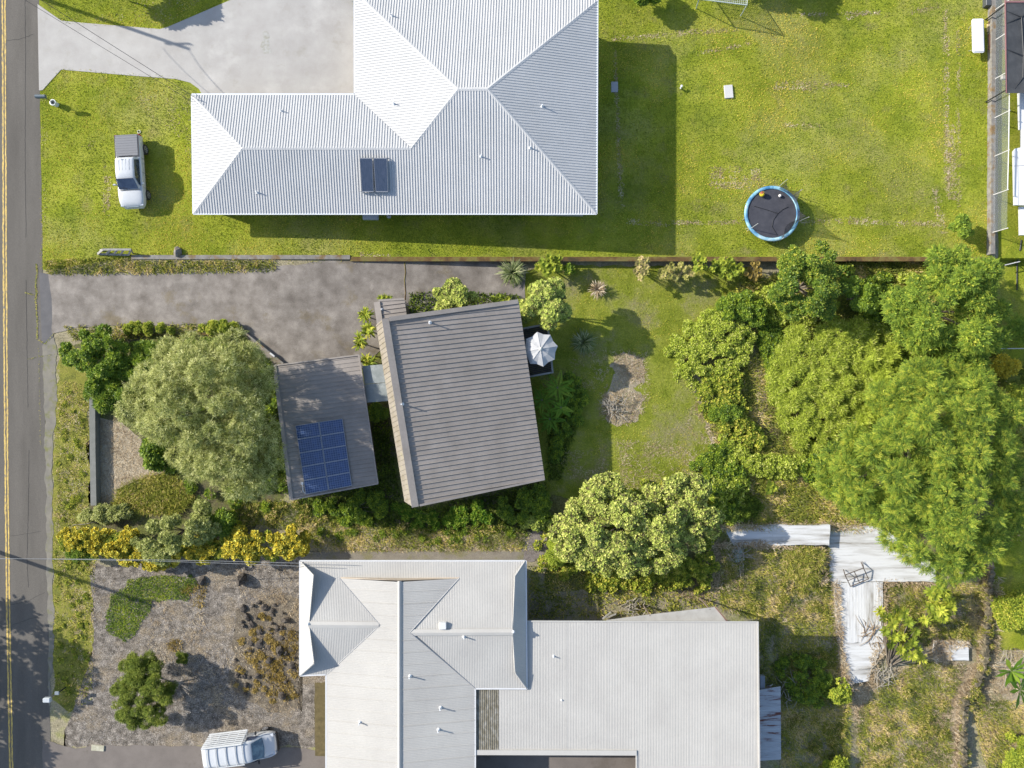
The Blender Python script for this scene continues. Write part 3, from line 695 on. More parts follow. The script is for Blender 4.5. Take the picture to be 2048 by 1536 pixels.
quad(vn, 'windscreen', [(-.60, 1.06, 1.80), (-.74, 1.70, 1.27), (0, 1.78, 1.27), (.74, 1.70, 1.27), (.60, 1.06, 1.80), (0, 1.10, 1.83)], mat('van glass', [(.4, (.03, .06, .09)), (.6, (.09, .15, .18))], 2.5, 3, .12, spec=.7, coat=.5))
for s in (-1, 1):
    pts = [(s * .885, .62, 1.26), (s * .885, 1.50, 1.26), (s * .82, 1.02, 1.68), (s * .82, .68, 1.70)]
    quad(vn, 'side_window', pts if s > 0 else pts[::-1], GLASS)
    mirror(vn, s * .95, 1.25, 1.25, BLK)
    for y in (-1.6, 1.62): wheel(vn, s * .84, y, .33, .2)
    mb = MB(); mb.bbox((s * .66, 2.28, .86), (.26, .26, .18), .04); mb.build('headlight', flat('lamp glass', (.5, .52, .55), .15, coat=.6), vn, local=False)
mb = MB(); mb.bbox((0, 2.46, .58), (1.4, .16, .3), .05); mb.build('front_bumper', BLK, vn, local=False)
mb = MB()
for y in (-2.1, -1.45, -.75, -.05, .45): mb.bar((-.72, y, 2.0), (.72, y, 2.0), .045, .05)
for s in (-1, 1):
    for y in (-2.1, -.75, .45): mb.bar((s * .70, y, 1.85), (s * .70, y, 2.0), .05, .05, Vector((1, 0, 0)))
    mb.bar((s * .72, -2.25, 2.02), (s * .72, .55, 2.02), .05, .05)
mb.build('roof_rack', WHITE, vn, local=False)
mb = MB()
for k in range(8):
    t = k / 7; mb.bar((-.78 - .52 * t, -2.40 + .25 * t, 2.05 - .95 * t), (-.78 - .52 * t, .50 + .12 * t, 2.05 - .95 * t), .13 if k in (0, 7) else .085, .035, Vector((-.9, 0, .5)))
for y in (-2.2, -1.5, -.8, -.1, .45): mb.bar((-.78, y, 2.02), (-1.30, y + .2, 1.06), .05, .05)
for y in (-2.2, .45): mb.bar((-1.30, y + .2, 1.06), (-.88, y, .9), .05, .05)
mb.build('side_rack', WHITE, vn, local=False)

# ------------------------------------------------------------ garden things
# trampoline
tz = float(zi(1544, 427)); tc_ = G(1544, 427); tc_ = Vector(P(1544, 427, tz + .75)); tc_.z = tz
tp = empty('trampoline', tc_, 'round trampoline with pale blue padded rim and sagging black net on the lawn', 'trampoline')
RT = 2.12
def ring(r0, r1, z, th=.05, n=48, wob=0.0):
    mb = MB(); vs = []
    for i in range(n):
        a = 2 * math.pi * i / n; c, s = math.cos(a), math.sin(a); w = wob * math.sin(i * 2.7) 
        vs += [(c * r0, s * r0, z + w), (c * (r0 + .03), s * (r0 + .03), z + th + w), (c * (r1 - .03), s * (r1 - .03), z + th - w), (c * r1, s * r1, z - .02)]
    mb.add(vs, [(i * 4 + k, ((i + 1) % n) * 4 + k, ((i + 1) % n) * 4 + (k + 1) % 4, i * 4 + (k + 1) % 4) for i in range(n) for k in range(4)])
    return mb
ring(RT - .27, RT, .75, .06, wob=.012).build('padding', mat('faded blue vinyl', [(.35, (.05, .17, .33)), (.5, (.20, .40, .50)), (.65, (.42, .55, .58))], 1.1, 6, .5), tp, local=False, smooth=True)
mb = MB(); mb.lathe([(.001, .70), (1.0, .71), (RT - .25, .74)], (0, 0, 0), 40); mb.build('jumping_mat', mat('black mesh mat', [(.3, (.035, .036, .045)), (.7, (.06, .06, .07))], 1.5, 4, .7, .3, 60, .005), tp, local=False)
fm = flat('galvanised tube', (.5, .5, .5), .4, .3)
mb = MB()
mb.tube([(RT * .97 * math.cos(a), RT * .97 * math.sin(a), .72) for a in np.linspace(0, 2 * math.pi, 41)], .025, 6, False); mb.build('frame_ring', fm, tp, local=False)
for k in range(4):
    a = R(20 + 90 * k); mb = MB(); pts = []
    for t in (-.2, -.17, .17, .2): pts.append((RT * .97 * math.cos(a + t), RT * .97 * math.sin(a + t), .72 if abs(t) == .2 else .03))
    mb.tube(pts, .025, 6); mb.build('leg', fm, tp, local=False)
poles = []
for a, h, ln in ((R(-15), 2.2, .45), (R(75), 2.3, .3), (R(-70), 1.3, -.15), (R(-145), 1.9, -.9), (R(40), 2.2, .3)):
    mb = MB(); b0 = Vector((RT * math.cos(a), RT * math.sin(a), .3)); t0 = Vector(((RT + ln * .4) * math.cos(a) , (RT + ln * .4) * math.sin(a), h)); mb.tube([b0, t0], .022, 6); mb.build('net_pole', fm, tp, local=False); poles.append(t0)
netm = bpy.data.materials.new('black net'); netm.use_nodes = True
nt = netm.node_tree; b = nt.nodes['Principled BSDF']; b.inputs['Base Color'].default_value = (.03, .03, .035, 1); b.inputs['Roughness'].default_value = .8
tr_ = nt.nodes.new('ShaderNodeBsdfTransparent'); mx = nt.nodes.new('ShaderNodeMixShader'); mx.inputs[0].default_value = .62
nt.links.new(tr_.outputs[0], mx.inputs[1]); nt.links.new(b.outputs[0], mx.inputs[2]); nt.links.new(mx.outputs[0], nt.nodes['Material Output'].inputs[0])
mb = MB()
def netpanel(a0, a1, h0, h1, sag):
    n = 10; vs = []
    for i in range(n + 1):
        t = i / n; a = a0 + (a1 - a0) * t; r = RT * .98 - sag * 4 * t * (1 - t); hh = h0 + (h1 - h0) * t - 1.1 * 4 * t * (1 - t) * .6
        vs += [(RT * .9 * math.cos(a), RT * .9 * math.sin(a), .8), (r * math.cos(a), r * math.sin(a), max(.95, hh))]
    mb.add(vs, [(2 * i, 2 * i + 2, 2 * i + 3, 2 * i + 1) for i in range(n)])
netpanel(R(-70), R(-15), 1.3, 2.2, .7); netpanel(R(-15), R(40), 2.2, 2.2, .5); netpanel(R(40), R(75), 2.2, 2.3, .2)
mb.build('safety_net', netm, tp, local=False)
mb = MB(); 
for a in ((-1.5, .35, -.0), (.35, -.2, 0)): pass
mb.tube([(-1.35, .55, .77), (-.4, .28, .76), (.45, .0, .76), (.1, -.5, .76), (0, -1.0, .76), (.35, -1.6, .78)], .022, 5)
mb.tube([(.45, 0, .76), (.8, .3, .76), (1.2, .5, .78)], .02, 5); mb.build('net_cord', BLK, tp, local=False)
def ball(name, p, q, z, r, m, label):
    mb = MB(); n = 10; prof_ = [(max(.001, r * math.sin(math.pi * i / n)), -r * math.cos(math.pi * i / n)) for i in range(n + 1)]
    c = P(p, q, z); mb.lathe(prof_, c, 18)
    for k in range(2): mb.tube([c + Vector((r * 1.003 * math.cos(a) * (1 if k else .0) , r * 1.003 * math.cos(a) * (0 if k else 1), r * 1.003 * math.sin(a))) for a in np.linspace(0, 2 * math.pi, 17)], r * .03, 4, False)
    tag(mb.build(name, m, smooth=True), label, 'ball')
ball('ball', 1524.5, 388, tz + .98, .21, mat('yellow and maroon ball', [(.42, (.22, .06, .03)), (.46, (.55, .45, .02)), (.7, (.65, .55, .04))], 2.2, 1, .4), 'large yellow ball lying on the trampoline mat')
ball('ball', 1560, 391.5, tz + .87, .12, flat('off white ball', (.6, .58, .55)), 'small white ball lying on the trampoline mat')

# mailbox with white bucket, upper lawn
mbx = empty('mailbox', G(114, 210), 'dark mailbox on a thin post standing in a white bucket on the lawn', 'mailbox')
b0 = G(114, 210)
mb = MB(); mb.tube([b0, b0 + Vector((0, 0, 1.25)), b0 + Vector((-.25, .05, 1.32))], .03, 8); mb.build('post', BLK, mbx)
mb = MB(); prf = []
vs = []
for y in (-.36, .36):
    for i in range(9):
        a = math.pi * i / 8; vs.append(b0 + Vector((y - .30, math.cos(a) * .12 + .08, 1.42 + math.sin(a) * .12)))
    vs += [b0 + Vector((y - .30, -.12 + .08, 1.28)), b0 + Vector((y - .30, .12 + .08, 1.28))]
mb.add(vs, [tuple(range(11)), tuple(range(21, 10, -1))] + [(i, 11 + i, 11 + (i + 1) % 11, (i + 1) % 11) for i in range(11)]); mb.build('box', flat('slate mailbox', (.09, .12, .14), .4), mbx)
bk = MB(); bk.lathe([(.17, 0), (.21, .5), (.23, .52), (.17, .53), (.15, .1), (.01, .1)], b0 + Vector((0, 0, .0)), 20); o = bk.build('bucket', flat('white plastic bucket', (.6, .62, .6)), smooth=False); tag(o, 'white round bucket around the foot of the dark mailbox post', 'bucket')
mbx2 = empty('mailbox', G(134, 1373), 'white mailbox on a dark arm by the shaded verge at the bottom left', 'mailbox')
b0 = G(134, 1373)
mb = MB(); mb.tube([b0, b0 + Vector((0, 0, 1.2))], .045, 8); mb.bar(b0 + Vector((.1, .1, 1.15)), b0 + Vector((-.75, -.5, 1.15)), .08, .08); mb.build('post', BLK, mbx2)
mb = MB(); mb.bbox(b0 + Vector((-.62, -.42, 1.32)), (.55, .34, .26), .06); mb.build('box', flat('white mailbox', (.45, .47, .48), .4), mbx2)
mb = MB(); mb.bbox(b0 + Vector((.02, .02, 1.22)), (.34, .26, .06), .04); mb.build('newspaper_holder', flat('grey tray', (.2, .23, .25), .4), mbx2)

# patio umbrella and deck beside the brown house
dk_ = empty('deck', P(1078, 705, 0), 'dark wooden deck with grey rail behind the brown house', 'deck')
DA = [P(1030, 662, 0), P(1094, 650, 0), P(1104, 745, 0), P(1040, 757, 0)]
du = (DA[1] - DA[0]).normalized(); dv = (DA[3] - DA[0]).normalized(); mb = MB()
nb = int((DA[3] - DA[0]).length / .14)
for i in range(nb): mb.bar(DA[0] + dv * (i + .5) * .14, DA[1] + dv * (i + .5) * .14, .125, .04)
mb.build('floor_board', mat('dark stained boards', [(.3, (.035, .028, .03)), (.7, (.06, .048, .05))], 3, 6, .7), dk_)
mb = MB(); up = Vector((0, 0, 1)); rl = flat('grey rail', (.22, .22, .20), .7)
for a, b in ((DA[0], DA[1]), (DA[1], DA[2]), (DA[2], DA[3])):
    mb.bar(a + up * .95, b + up * .95, .13, .05)
mb.build('rail', rl, dk_)
mb = MB()
for a, b in ((DA[0], DA[1]), (DA[1], DA[2]), (DA[2], DA[3])):
    n = int((b - a).length / .12)
    for i in range(1, n): t = a.lerp(b, i / n); mb.bar(t, t + up * .93, .03, .03, Vector((1, 0, 0)))
o = mb.build('baluster', rl, dk_); tag(o, kind='stuff')
for t in (DA[1], DA[2], DA[0].lerp(DA[1], .4), DA[3].lerp(DA[2], .4)):
    mb = MB(); mb.box((t.x, t.y, (1.05 - 1.9) / 2 + .0), (.11, .11, 2.95)); mb.build('post', rl, dk_)
uc = P(1081, 698, 2.35)
um = empty('patio_umbrella', (uc.x, uc.y, 0), 'white eight panel patio umbrella shading the deck beside the brown house', 'umbrella')
mb = MB(); n = 8; RU = 1.26; vs = [(0, 0, 2.45)]; off = R(100)
for i in range(n):
    a = off + 2 * math.pi * i / n; a2 = a + math.pi / n
    vs += [(RU * .5 * math.cos(a), RU * .5 * math.sin(a), 2.28), (RU * math.cos(a), RU * math.sin(a), 2.0), (RU * .46 * math.cos(a2), RU * .46 * math.sin(a2), 2.255), (RU * .86 * math.cos(a2), RU * .86 * math.sin(a2), 1.97)]
fs = []
for i in range(n):
    b_, c_ = 1 + 4 * i, 1 + 4 * ((i + 1) % n)
    fs += [(0, b_, b_ + 2), (0, b_ + 2, c_), (b_, b_ + 1, b_ + 3, b_ + 2), (b_ + 2, b_ + 3, c_ + 1, c_)]
mb.add(vs, fs); o = mb.build('canopy', leafmat('umbrella cloth', [(.3, (.5, .5, .5)), (.7, (.55, .55, .55))], .25, .8), um, local=False)
md = o.modifiers.new('t', 'SOLIDIFY'); md.thickness = .01
for i in range(n):
    a = off + 2 * math.pi * i / n; mb = MB(); mb.tube([(0, 0, 2.47), (RU * .5 * math.cos(a), RU * .5 * math.sin(a), 2.29), (RU * math.cos(a), RU * math.sin(a), 2.01)], .011, 5); mb.build('rib', flat('umbrella rib', (.42, .42, .42)), um, local=False)
mb = MB(); mb.lathe([(.14, 2.44), (.10, 2.50), (.03, 2.56), (.01, 2.6)], (0, 0, 0), 12); mb.build('finial', flat('cream cap', (.58, .56, .5)), um, local=False)
mb = MB(); mb.tube([(0, 0, 0), (0, 0, 2.45)], .03, 8); mb.build('pole', rl, um, local=False)
mb = MB(); mb.lathe([(.25, 0.02), (.25, .08), (.05, .12)], (0, 0, 0), 16); mb.build('base', BLK, um, local=False)

# folding table and bits by the right wall
tt = G(1957, 71, .74); ft = empty('folding_table', (tt.x, tt.y, tt.z - .74), 'white rectangular folding table on the lawn beside the right wall', 'table', rz=R(1.5))
mb = MB(); mb.bbox((0, 0, .735), (.92, 2.62, .05), .1); mb.build('table_top', flat('white plastic top', (.62, .63, .66), .45), ft, local=False)
for s in (-1, 1):
    for x in (-.33, .33): mb = MB(); mb.tube([(x, s * 1.05, .71), (x, s * .85, .01)], .015, 6); mb.build('leg', fm, ft, local=False)
wx = G(1979, 86, .2)
mb = MB()
for i in range(4): mb.box(wx + Vector((-.12 + i * .08, 0, .12)), (.06, 1.2, .05))
for y in (-.5, 0, .5): mb.box(wx + Vector((0, y, .07)), (.36, .08, .05))
tag(mb.build('crate', mat('rusty brown boards', [(.4, (.10, .05, .035)), (.6, (.16, .09, .06))], 3, 6, .8)), 'brown slatted crate tucked between white table and wall', 'crate')
mb = MB(); mb.bbox(G(1978, 56, .08), (.30, .62, .14), .03); tag(mb.build('timber_block', flat('fresh timber', (.42, .33, .18), .8)), 'pale timber block beside the wall above the brown crate', 'timber')
mb = MB(); mb.lathe([(.13, 0), (.16, .3), (.13, .31), (.12, .2), (.01, .2)], G(1978, 47, 0), 14); tag(mb.build('pot', flat('rusty pot', (.09, .06, .03), .8)), 'small dark round pot above the pale timber block', 'pot')
mb = MB(); mb.bbox(G(1974, 2, .25), (.42, .9, .5), .03); tag(mb.build('storage_box', flat('dark grey box', (.06, .065, .07), .5)), 'dark grey box against the wall in the upper right corner', 'box')

# goal / swing frame at the top edge
gf = empty('frame_goal', G(1440, 2), 'pale metal goal frame with net top cut off by the top edge', 'goal')
gm = flat('pale painted tube', (.40, .45, .42), .5)
gz = float(zi(1440, 5)); 
def gp(p, q, h): return P(p, q, gz + h)
mb = MB(); mb.tube([gp(1398, -2, 1.95), gp(1494, 10, 1.95)], .045, 8); mb.build('crossbar', gm, gf)
for a, b in (((1398, -2), (1392, 18)), ((1494, 10), (1481, 32))):
    mb = MB(); mb.tube([gp(*a, 1.95), gp(*b, 0.02)], .04, 8); mb.tube([gp(*a, 1.95), gp(a[0] + 3, a[1] - 42, .02)], .035, 8); mb.build('upright', gm, gf)
mb = MB()
for i in range(26): 
    a = gp(1398 + i * 3.84, -2 + i * .48, 1.93); b = gp(1401 + i * 3.84, -34 + i * .48, .4); mb.bar(a, b, .018, .018)
for i in range(9):
    t = i / 8; mb.bar(gp(1398, -2, 1.93).lerp(gp(1401, -34, .4), t), gp(1494, 10, 1.93).lerp(gp(1497, -22, .4), t), .018, .018)
mb.build('net', gm, gf)

# slabs, stakes, steps
mb = MB(); mb.bbox(G(1457, 183.5, .06), (.66, 1.0, .14), .02, R(5)); tag(mb.build('concrete_slab', flat('white concrete slab', (.5, .49, .47), .8)), 'white rectangular concrete slab in the sunny lawn', 'slab')
mb = MB(); mb.bbox(G(1229, 174, .03), (.52, .80, .08), .02); tag(mb.build('concrete_slab', flat('grey concrete slab', (.34, .34, .36), .8)), 'grey concrete slab lying in the shade of the pale roofed house', 'slab')
mb = MB(); mb.tube([G(1361, 176), G(1361, 176, .35)], .06, 10); mb.lathe([(.09, .33), (.09, .4), (.04, .42)], G(1361, 176), 12); tag(mb.build('cleanout_pipe', flat('white pvc', (.65, .65, .65))), 'short white pipe standing in the lawn at the shadow edge', 'pipe')
mb = MB(); c = G(742, 427, 0); mb.bbox(c + Vector((0, .1, .14)), (1.15, 1.2, .3), .03); tag(mb.build('door_step', flat('pale concrete step', (.40, .42, .45), .8)), 'pale concrete step under the eave of the upper house', 'step')
mb = MB(); mb.bbox(G(196, 1496, .05), (.95, .42, .12), .03, R(-4)); tag(mb.build('concrete_slab', mat('pitted slab', [(.3, (.30, .28, .2)), (.7, (.45, .43, .33))], 5, 7, .9)), 'small weathered slab on the edge of the bottom driveway', 'slab')
mb = MB(); mb.bbox(G(1477, 1110, .10), (.75, 1.0, .06), .02, R(15)); tag(mb.build('metal_sheet', flat('pale green sheet', (.33, .38, .33), .6)), 'pale green sheet lying in dry brush below the white platform', 'sheet')
# ring in the lawn near the truck
mb = MB(); mb.tube([G(278, 263.5, .05) + Vector((.11 * math.cos(a), .11 * math.sin(a), 0)) for a in np.linspace(0, 2 * math.pi, 13)], .03, 6, False); tag(mb.build('hose_ring', flat('cream ring', (.5, .5, .4))), 'tiny cream ring in the grass behind the pickup truck', 'ring')
# old bench / pallet on the wall end
pal = empty('pallet', G(230, 505), 'weathered grey slatted pallet leaning by the end of the boundary wall', 'pallet')
wood = mat('silvery old timber', [(.3, (.18, .17, .15)), (.7, (.34, .33, .31))], 4, 7, .9, .3, 30, .01)
pa, pb, pc, pd = G(195, 508, .1), G(257, 510, .1), G(262, 499, .75), G(206, 499, .75)
mb = MB(); mb.bar(pa, pb, .14, .05); mb.bar(pd, pc, .14, .05); mb.build('rail', wood, pal)
for t in (0, .28, .52, .74, 1):
    mb = MB(); mb.bar(pa.lerp(pb, t), pd.lerp(pc, t), .16, .04); mb.build('slat', wood, pal)
mb = MB(); mb.bar(pc, G(266, 507, 0), .1, .06, Vector((1, 0, 0))); mb.bar(pd, G(200, 500, 0), .1, .06, Vector((1, 0, 0))); mb.build('leg', wood, pal)

# boundary walls
def wallstrip(name, line, w, h, m, label, cat='wall', base=-1.6, step=6, jit=0.0):
    pts = []
    for a, b in zip(line[:-1], line[1:]):
        n = max(1, int(math.hypot(b[0] - a[0], b[1] - a[1]) / step / 2))
        pts += [(a[0] + (b[0] - a[0]) * i / n, a[1] + (b[1] - a[1]) * i / n) for i in range(n)]
    pts.append(line[-1]); mb = MB(); W = [G(p[0], p[1], h + (rng.normal(0, jit) if jit else 0)) for p in pts]; vs = []
    for i, c in enumerate(W):
        t = (W[min(i + 1, len(W) - 1)] - W[max(i - 1, 0)]); t.z = 0; t.normalize(); r = Vector((-t.y, t.x, 0))
        j1, j2 = (rng.normal(0, jit * .7, 2) if jit else (0, 0))
        vs += [c + r * (w / 2 + j1) + Vector((0, 0, base)), c + r * (w / 2 - .02 + j1), c - r * (w / 2 - .02 + j2), c - r * (w / 2 + j2) + Vector((0, 0, base))]
    n = len(W)
    mb.add(vs, [(4 * i + k, 4 * i + 4 + k, 4 * i + 5 + k, 4 * i + 1 + k) for i in range(n - 1) for k in range(3)] + [(0, 1, 2, 3), (4 * n - 1, 4 * n - 2, 4 * n - 3, 4 * n - 4)])
    o = mb.build(name, m); bm = bmesh.new(); bm.from_mesh(o.data); bmesh.ops.recalc_face_normals(bm, faces=bm.faces); bm.to_mesh(o.data); bm.free()
    return tag(o, label, cat)
def wallflat(name, x0, x1, q0, q1, h, m, label, base=1.6):
    # wall along the picture's x whose top follows the upper lot
    mb = MB(); xs = list(np.arange(x0, x1, 12.0)) + [x1]; vs = []
    for x in xs:
        zt = float(zi(x, 515)) + h
        vs += [P(x, q0, zt - base), P(x, q0, zt), P(x, q1, zt), P(x, q1, zt - base)]
    n = len(xs); mb.add(vs, [(4 * i + k, 4 * i + 1 + k, 4 * i + 5 + k, 4 * i + 4 + k) for i in range(n - 1) for k in range(3)] + [(3, 2, 1, 0), (4 * n - 4, 4 * n - 3, 4 * n - 2, 4 * n - 1)])
    o = mb.build(name, m); bm = bmesh.new(); bm.from_mesh(o.data); bmesh.ops.recalc_face_normals(bm, faces=bm.faces); bm.to_mesh(o.data); bm.free()
    return tag(o, label, 'wall')
wallflat('retaining_wall', 262, 700, 510, 518.5, .10, M['kerb'], 'low grey concrete wall between the front lawn and the old driveway')
wallflat('retaining_wall', 700.5, 1985, 513.5, 522.5, .06, M['mosswall'], 'long rust and moss stained retaining wall below the big lawn')
wallstrip('garden_wall', [(184, 765), (185, 900), (187, 1011)], .46, .62, mat('smooth grey concrete', [(.3, (.13, .135, .12)), (.7, (.18, .18, .165))], 2, 7, .85, .2, 20, .005), 'straight grey concrete wall along the weedy roadside verge', base=-.9)
wallstrip('garden_wall', [(1988, -120), (1988, 60), (1987, 300), (1986, 508)], .36, .50, M['kerb'], 'rough grey wall carrying the chain link fence on the right', base=-1.2, jit=.012)
wallstrip('planter_kerb', [(243, 668.5), (330, 669), (470, 668)], .14, .12, M['mosswall'], 'thin rusty kerb hidden in weeds beside the old driveway', 'kerb', base=-.3)
wallstrip('planter_kerb', [(488, 664), (520, 690), (566, 727)], .16, .32, M['kerb'], 'diagonal kerb from the tree to the carport', 'kerb', base=-.5)
mb = MB(); mb.bar(G(540, 706, .36), G(549, 713, .36), .12, .05); tag(mb.build('drain_cover', flat('white strip', (.5, .5, .5))), 'small white strip lying on the diagonal kerb near the carport', 'strip')
wallstrip('stone_wall', [(1984, 1120), (1982, 1200), (1976, 1290), (1972, 1340), (1950, 1385), (1932, 1410), (1930, 1560), (1928, 1750)], .34, .62, mat('dark lava rubble', [(.3, (.05, .045, .03)), (.5, (.13, .11, .07)), (.7, (.26, .22, .15))], 4, 9, .95, 1, 10, .08), 'dark lava rubble wall with dry litter on the lower right', base=-.9, jit=.13, step=2)
mb = MB()
# chain link fence on the right wall
fl = empty('chain_link_fence', G(1988, 250), 'chain link fence with white posts on top of the right wall', 'fence')
fw = [(1990, -60), (1990, 20), (1991, 80), (1990, 158), (1989, 236), (1988, 313), (1986, 390), (1985, 465)]
wht = flat('white fence tube', (.55, .54, .52), .5)
for p, q in fw:
    a = G(p, q, .45); mb = MB(); mb.tube([a, a + Vector((0.10, 0.0, 1.55))], .032, 8); mb.lathe([(.045, 0), (.03, .05), (.005, .06)], a + Vector((.1, 0, 1.55)), 8); mb.build('post', wht, fl)
mb = MB(); mb.tube([G(p, q, .45) + Vector((.10, 0, 1.5)) for p, q in fw[3:7]], .035, 6); mb.build('top_rail', wht, fl)
chm = bpy.data.materials.new('chain link mesh'); chm.use_nodes = True
nt = chm.node_tree; b = nt.nodes['Principled BSDF']; b.inputs['Base Color'].default_value = (.22, .24, .26, 1)
tr_ = nt.nodes.new('ShaderNodeBsdfTransparent'); mx = nt.nodes.new('ShaderNodeMixShader'); mx.inputs[0].default_value = .30
nt.links.new(tr_.outputs[0], mx.inputs[1]); nt.links.new(b.outputs[0], mx.inputs[2]); nt.links.new(mx.outputs[0], nt.nodes['Material Output'].inputs[0])
mb = MB(); vs = []
for p, q in fw: a = G(p, q, .45); vs += [a, a + Vector((.10, 0, 1.5))]
mb.add(vs, [(2 * i, 2 * i + 2, 2 * i + 3, 2 * i + 1) for i in range(len(fw) - 1)]); mb.build('wire_mesh', chm, fl)

# neighbour on the right: dark netting roof, white building, small things
bn = empty('shade_structure', G(2075, 90), 'black sagging shade net roof in the upper right corner', 'shade roof')
bz = -.4
def bp(p, q, z=bz): return P(p, q, z)
mb = MB(); g_ = 8; x0, x1, y0, y1 = 2011, 2180, 5, 186; vs = []
for j in range(g_ + 1):
    for i in range(g_ + 1):
        vs.append(P(x0 + (x1 - x0) * i / g_, y0 + (y1 - y0) * j / g_ - (.0 if j < g_ else 0), bz - .25 * math.sin(math.pi * i / g_) * math.sin(math.pi * j / g_)))
mb.add(vs, [(j * (g_ + 1) + i, (j + 1) * (g_ + 1) + i, (j + 1) * (g_ + 1) + i + 1, j * (g_ + 1) + i + 1) for j in range(g_) for i in range(g_)])
o = mb.build('net_sheet', mat('black shade net', [(.3, (.04, .042, .045)), (.7, (.07, .072, .075))], 1.5, 6, .8), bn); md = o.modifiers.new('t', 'SOLIDIFY'); md.thickness = .02
mb = MB()
for l in ([(2011, 22), (2043, 34), (2047, 110), (2046, 155), (2029, 178)], [(2011, 48), (2043, 34)], [(2011, 98), (2046, 111)], [(2043, 34), (2060, 20)]):
    mb.tube([bp(*t, bz - .02) for t in l], .035, 5)
mb.build('cable', BLK, bn)
mb = MB(); mb.bar(bp(2010.5, 0), bp(2012.5, 186), .06, .08); mb.bar(bp(2011, 4), bp(2180, 4), .12, .1); mb.build('edge_beam', flat('dull red beam', (.22, .11, .11)), bn)
for p, q in ((2012, 8), (2012, 180), (2170, 8)): 
    mb = MB(); t = bp(p, q); mb.tube([(t.x, t.y, -3.2), t], .05, 8); mb.build('post', BLK, bn)
wb = empty('white_building', G(2090, 330), 'white flat roofed building cut off by the right edge', 'building')
mb = MB()
for poly, z in (([(2037, 186), (2039, 259), (2200, 259), (2200, 186)], -1.7), ([(2043, 259), (2043, 296), (2200, 296), (2200, 259)], -1.6), ([(2027, 302), (2031, 297), (2046, 294), (2200, 292), (2200, 412), (2029, 410)], -1.4), ([(2039, 413), (2040, 470), (2200, 470), (2200, 413)], -1.8)):
    mb.prism([P(*t, z)[:2] for t in poly], z - .15, z)
mb.build('roof', flat('bright white roof', (.66, .66, .66), .6), wb)
mb = MB(); mb.prism([P(*t, -1.8)[:2] for t in ((2085, 210), (2200, 210), (2200, 446), (2085, 446))], -3.8, -1.85); mb.build('wall', M['wallw'], wb)
mb = MB(); mb.bar(P(2035, 302, -1.39), P(2036, 410, -1.39), .03, .02); mb.bar(P(2028, 332, -1.39), P(2060, 330, -1.39), .03, .02); mb.build('roof_seam', flat('grey seam', (.35, .35, .35)), wb)
mb = MB(); mb.tube([G(2043, 480, .05), G(2040, 500, .05), G(2034, 530, .05), G(2034, 580, .05)], .05, 6)
tag(mb.build('hose', BLK), 'dark hose running down from the white building on the right lawn', 'hose')
mb = MB(); mb.bbox(G(2009, 155, .5), (.5, .3, .2), .04); mb.tube([G(2009, 155, 0), G(2009, 155, .5)], .03, 6); tag(mb.build('tap_box', flat('cream box', (.5, .48, .42))), 'small cream box behind the chain link fence', 'box')
mb = MB(); mb.bar(G(1985, 697, .9), G(2090, 697, .9), .06, .05); mb.tube([G(2000, 697, -.1), G(2000, 697, .9)], .04, 6); mb.bar(G(1982, 688, .7), G(1996, 697, .9), .03, .03); tag(mb.build('fence_rail', wht), 'pale fence rail in the shade at the right edge', 'fence')
mb = MB(); mb.bar(G(2010, 530, .9), G(2040, 523, .9), .06, .05); mb.tube([G(2030, 525, -.1), G(2030, 525, .9)], .04, 6); tag(mb.build('fence_rail', wht), 'short white rail at the right edge below the chain link fence', 'fence')

# white boarded platforms on the overgrown lot
def platform(polys, h, label, ang, rust=False):
    root = empty('platform', G(polys[0][0][0], polys[0][0][1]), label, 'platform')
    m = mat('flaking white boards', [(.30, (.18, .16, .12)), (.40, (.40, .39, .37)), (.55, (.54, .54, .53))], 1.2, 10, .8, .3, 14, .01, stretch=(.25, 2.2, 1, 0) if ang == 0 else (2.2, .25, 1, 0))
    for poly in polys:
        mb = MB(); z0 = sum(float(zi(*p)) for p in poly) / len(poly) + h
        a, b, c = poly[0], poly[1], poly[2]
        roofpl(mb, jag(poly, .8, 9, int(a[0])), Plane((a[0], a[1], z0), (b[0], b[1], z0), (c[0], c[1], z0)), .22, .008, .012, dirv=(1, 0, 0) if ang == 0 else (0, 1, 0), th=.35)
        mb.build('deck_boards', m, root)
platform([[(1415, 1050), (1660, 1050), (1660, 1090), (1420, 1092)], [(1655, 1048), (1765, 1055), (1870, 1130), (1872, 1163), (1660, 1163)]], .30, 'large peeling white platform running under the feathery tree', 0)
platform([[(1668, 1164), (1765, 1164), (1764, 1285), (1676, 1284)]], .24, 'narrow white walkway running down from the large peeling platform', 1)
platform([[(1686, 1285), (1775, 1285), (1745, 1330), (1740, 1362), (1700, 1366), (1688, 1330)]], .20, 'short white platform at the lower end of the walkway', 0)
platform([[(1868, 1282), (1937, 1282), (1938, 1321), (1868, 1321)]], .20, 'small broken white platform near the lava rubble wall', 0)
wf = empty('window_frame', G(1713, 1156), 'dark rusty window frame leaning on the white platform', 'frame')
rust = mat('rusty steel', [(.3, (.06, .045, .035)), (.7, (.14, .11, .09))], 5, 6, .8)
fz = float(zi(1713, 1156)) + .32
fp = [P(1690, 1150, fz + .5), P(1727, 1136, fz + .5), P(1737, 1158, fz + .08), P(1701, 1173, fz + .08)]
mb = MB()
for i in range(4): mb.bar(fp[i], fp[(i + 1) % 4], .055, .05)
mb.build('frame', rust, wf)
mb = MB(); mb.bar(fp[0].lerp(fp[1], .5), fp[3].lerp(fp[2], .5), .05, .05); mb.bar(fp[0].lerp(fp[3], .5), fp[0].lerp(fp[1], .5).lerp(fp[3].lerp(fp[2], .5), .5), .04, .04); mb.build('glazing_bar', rust, wf)
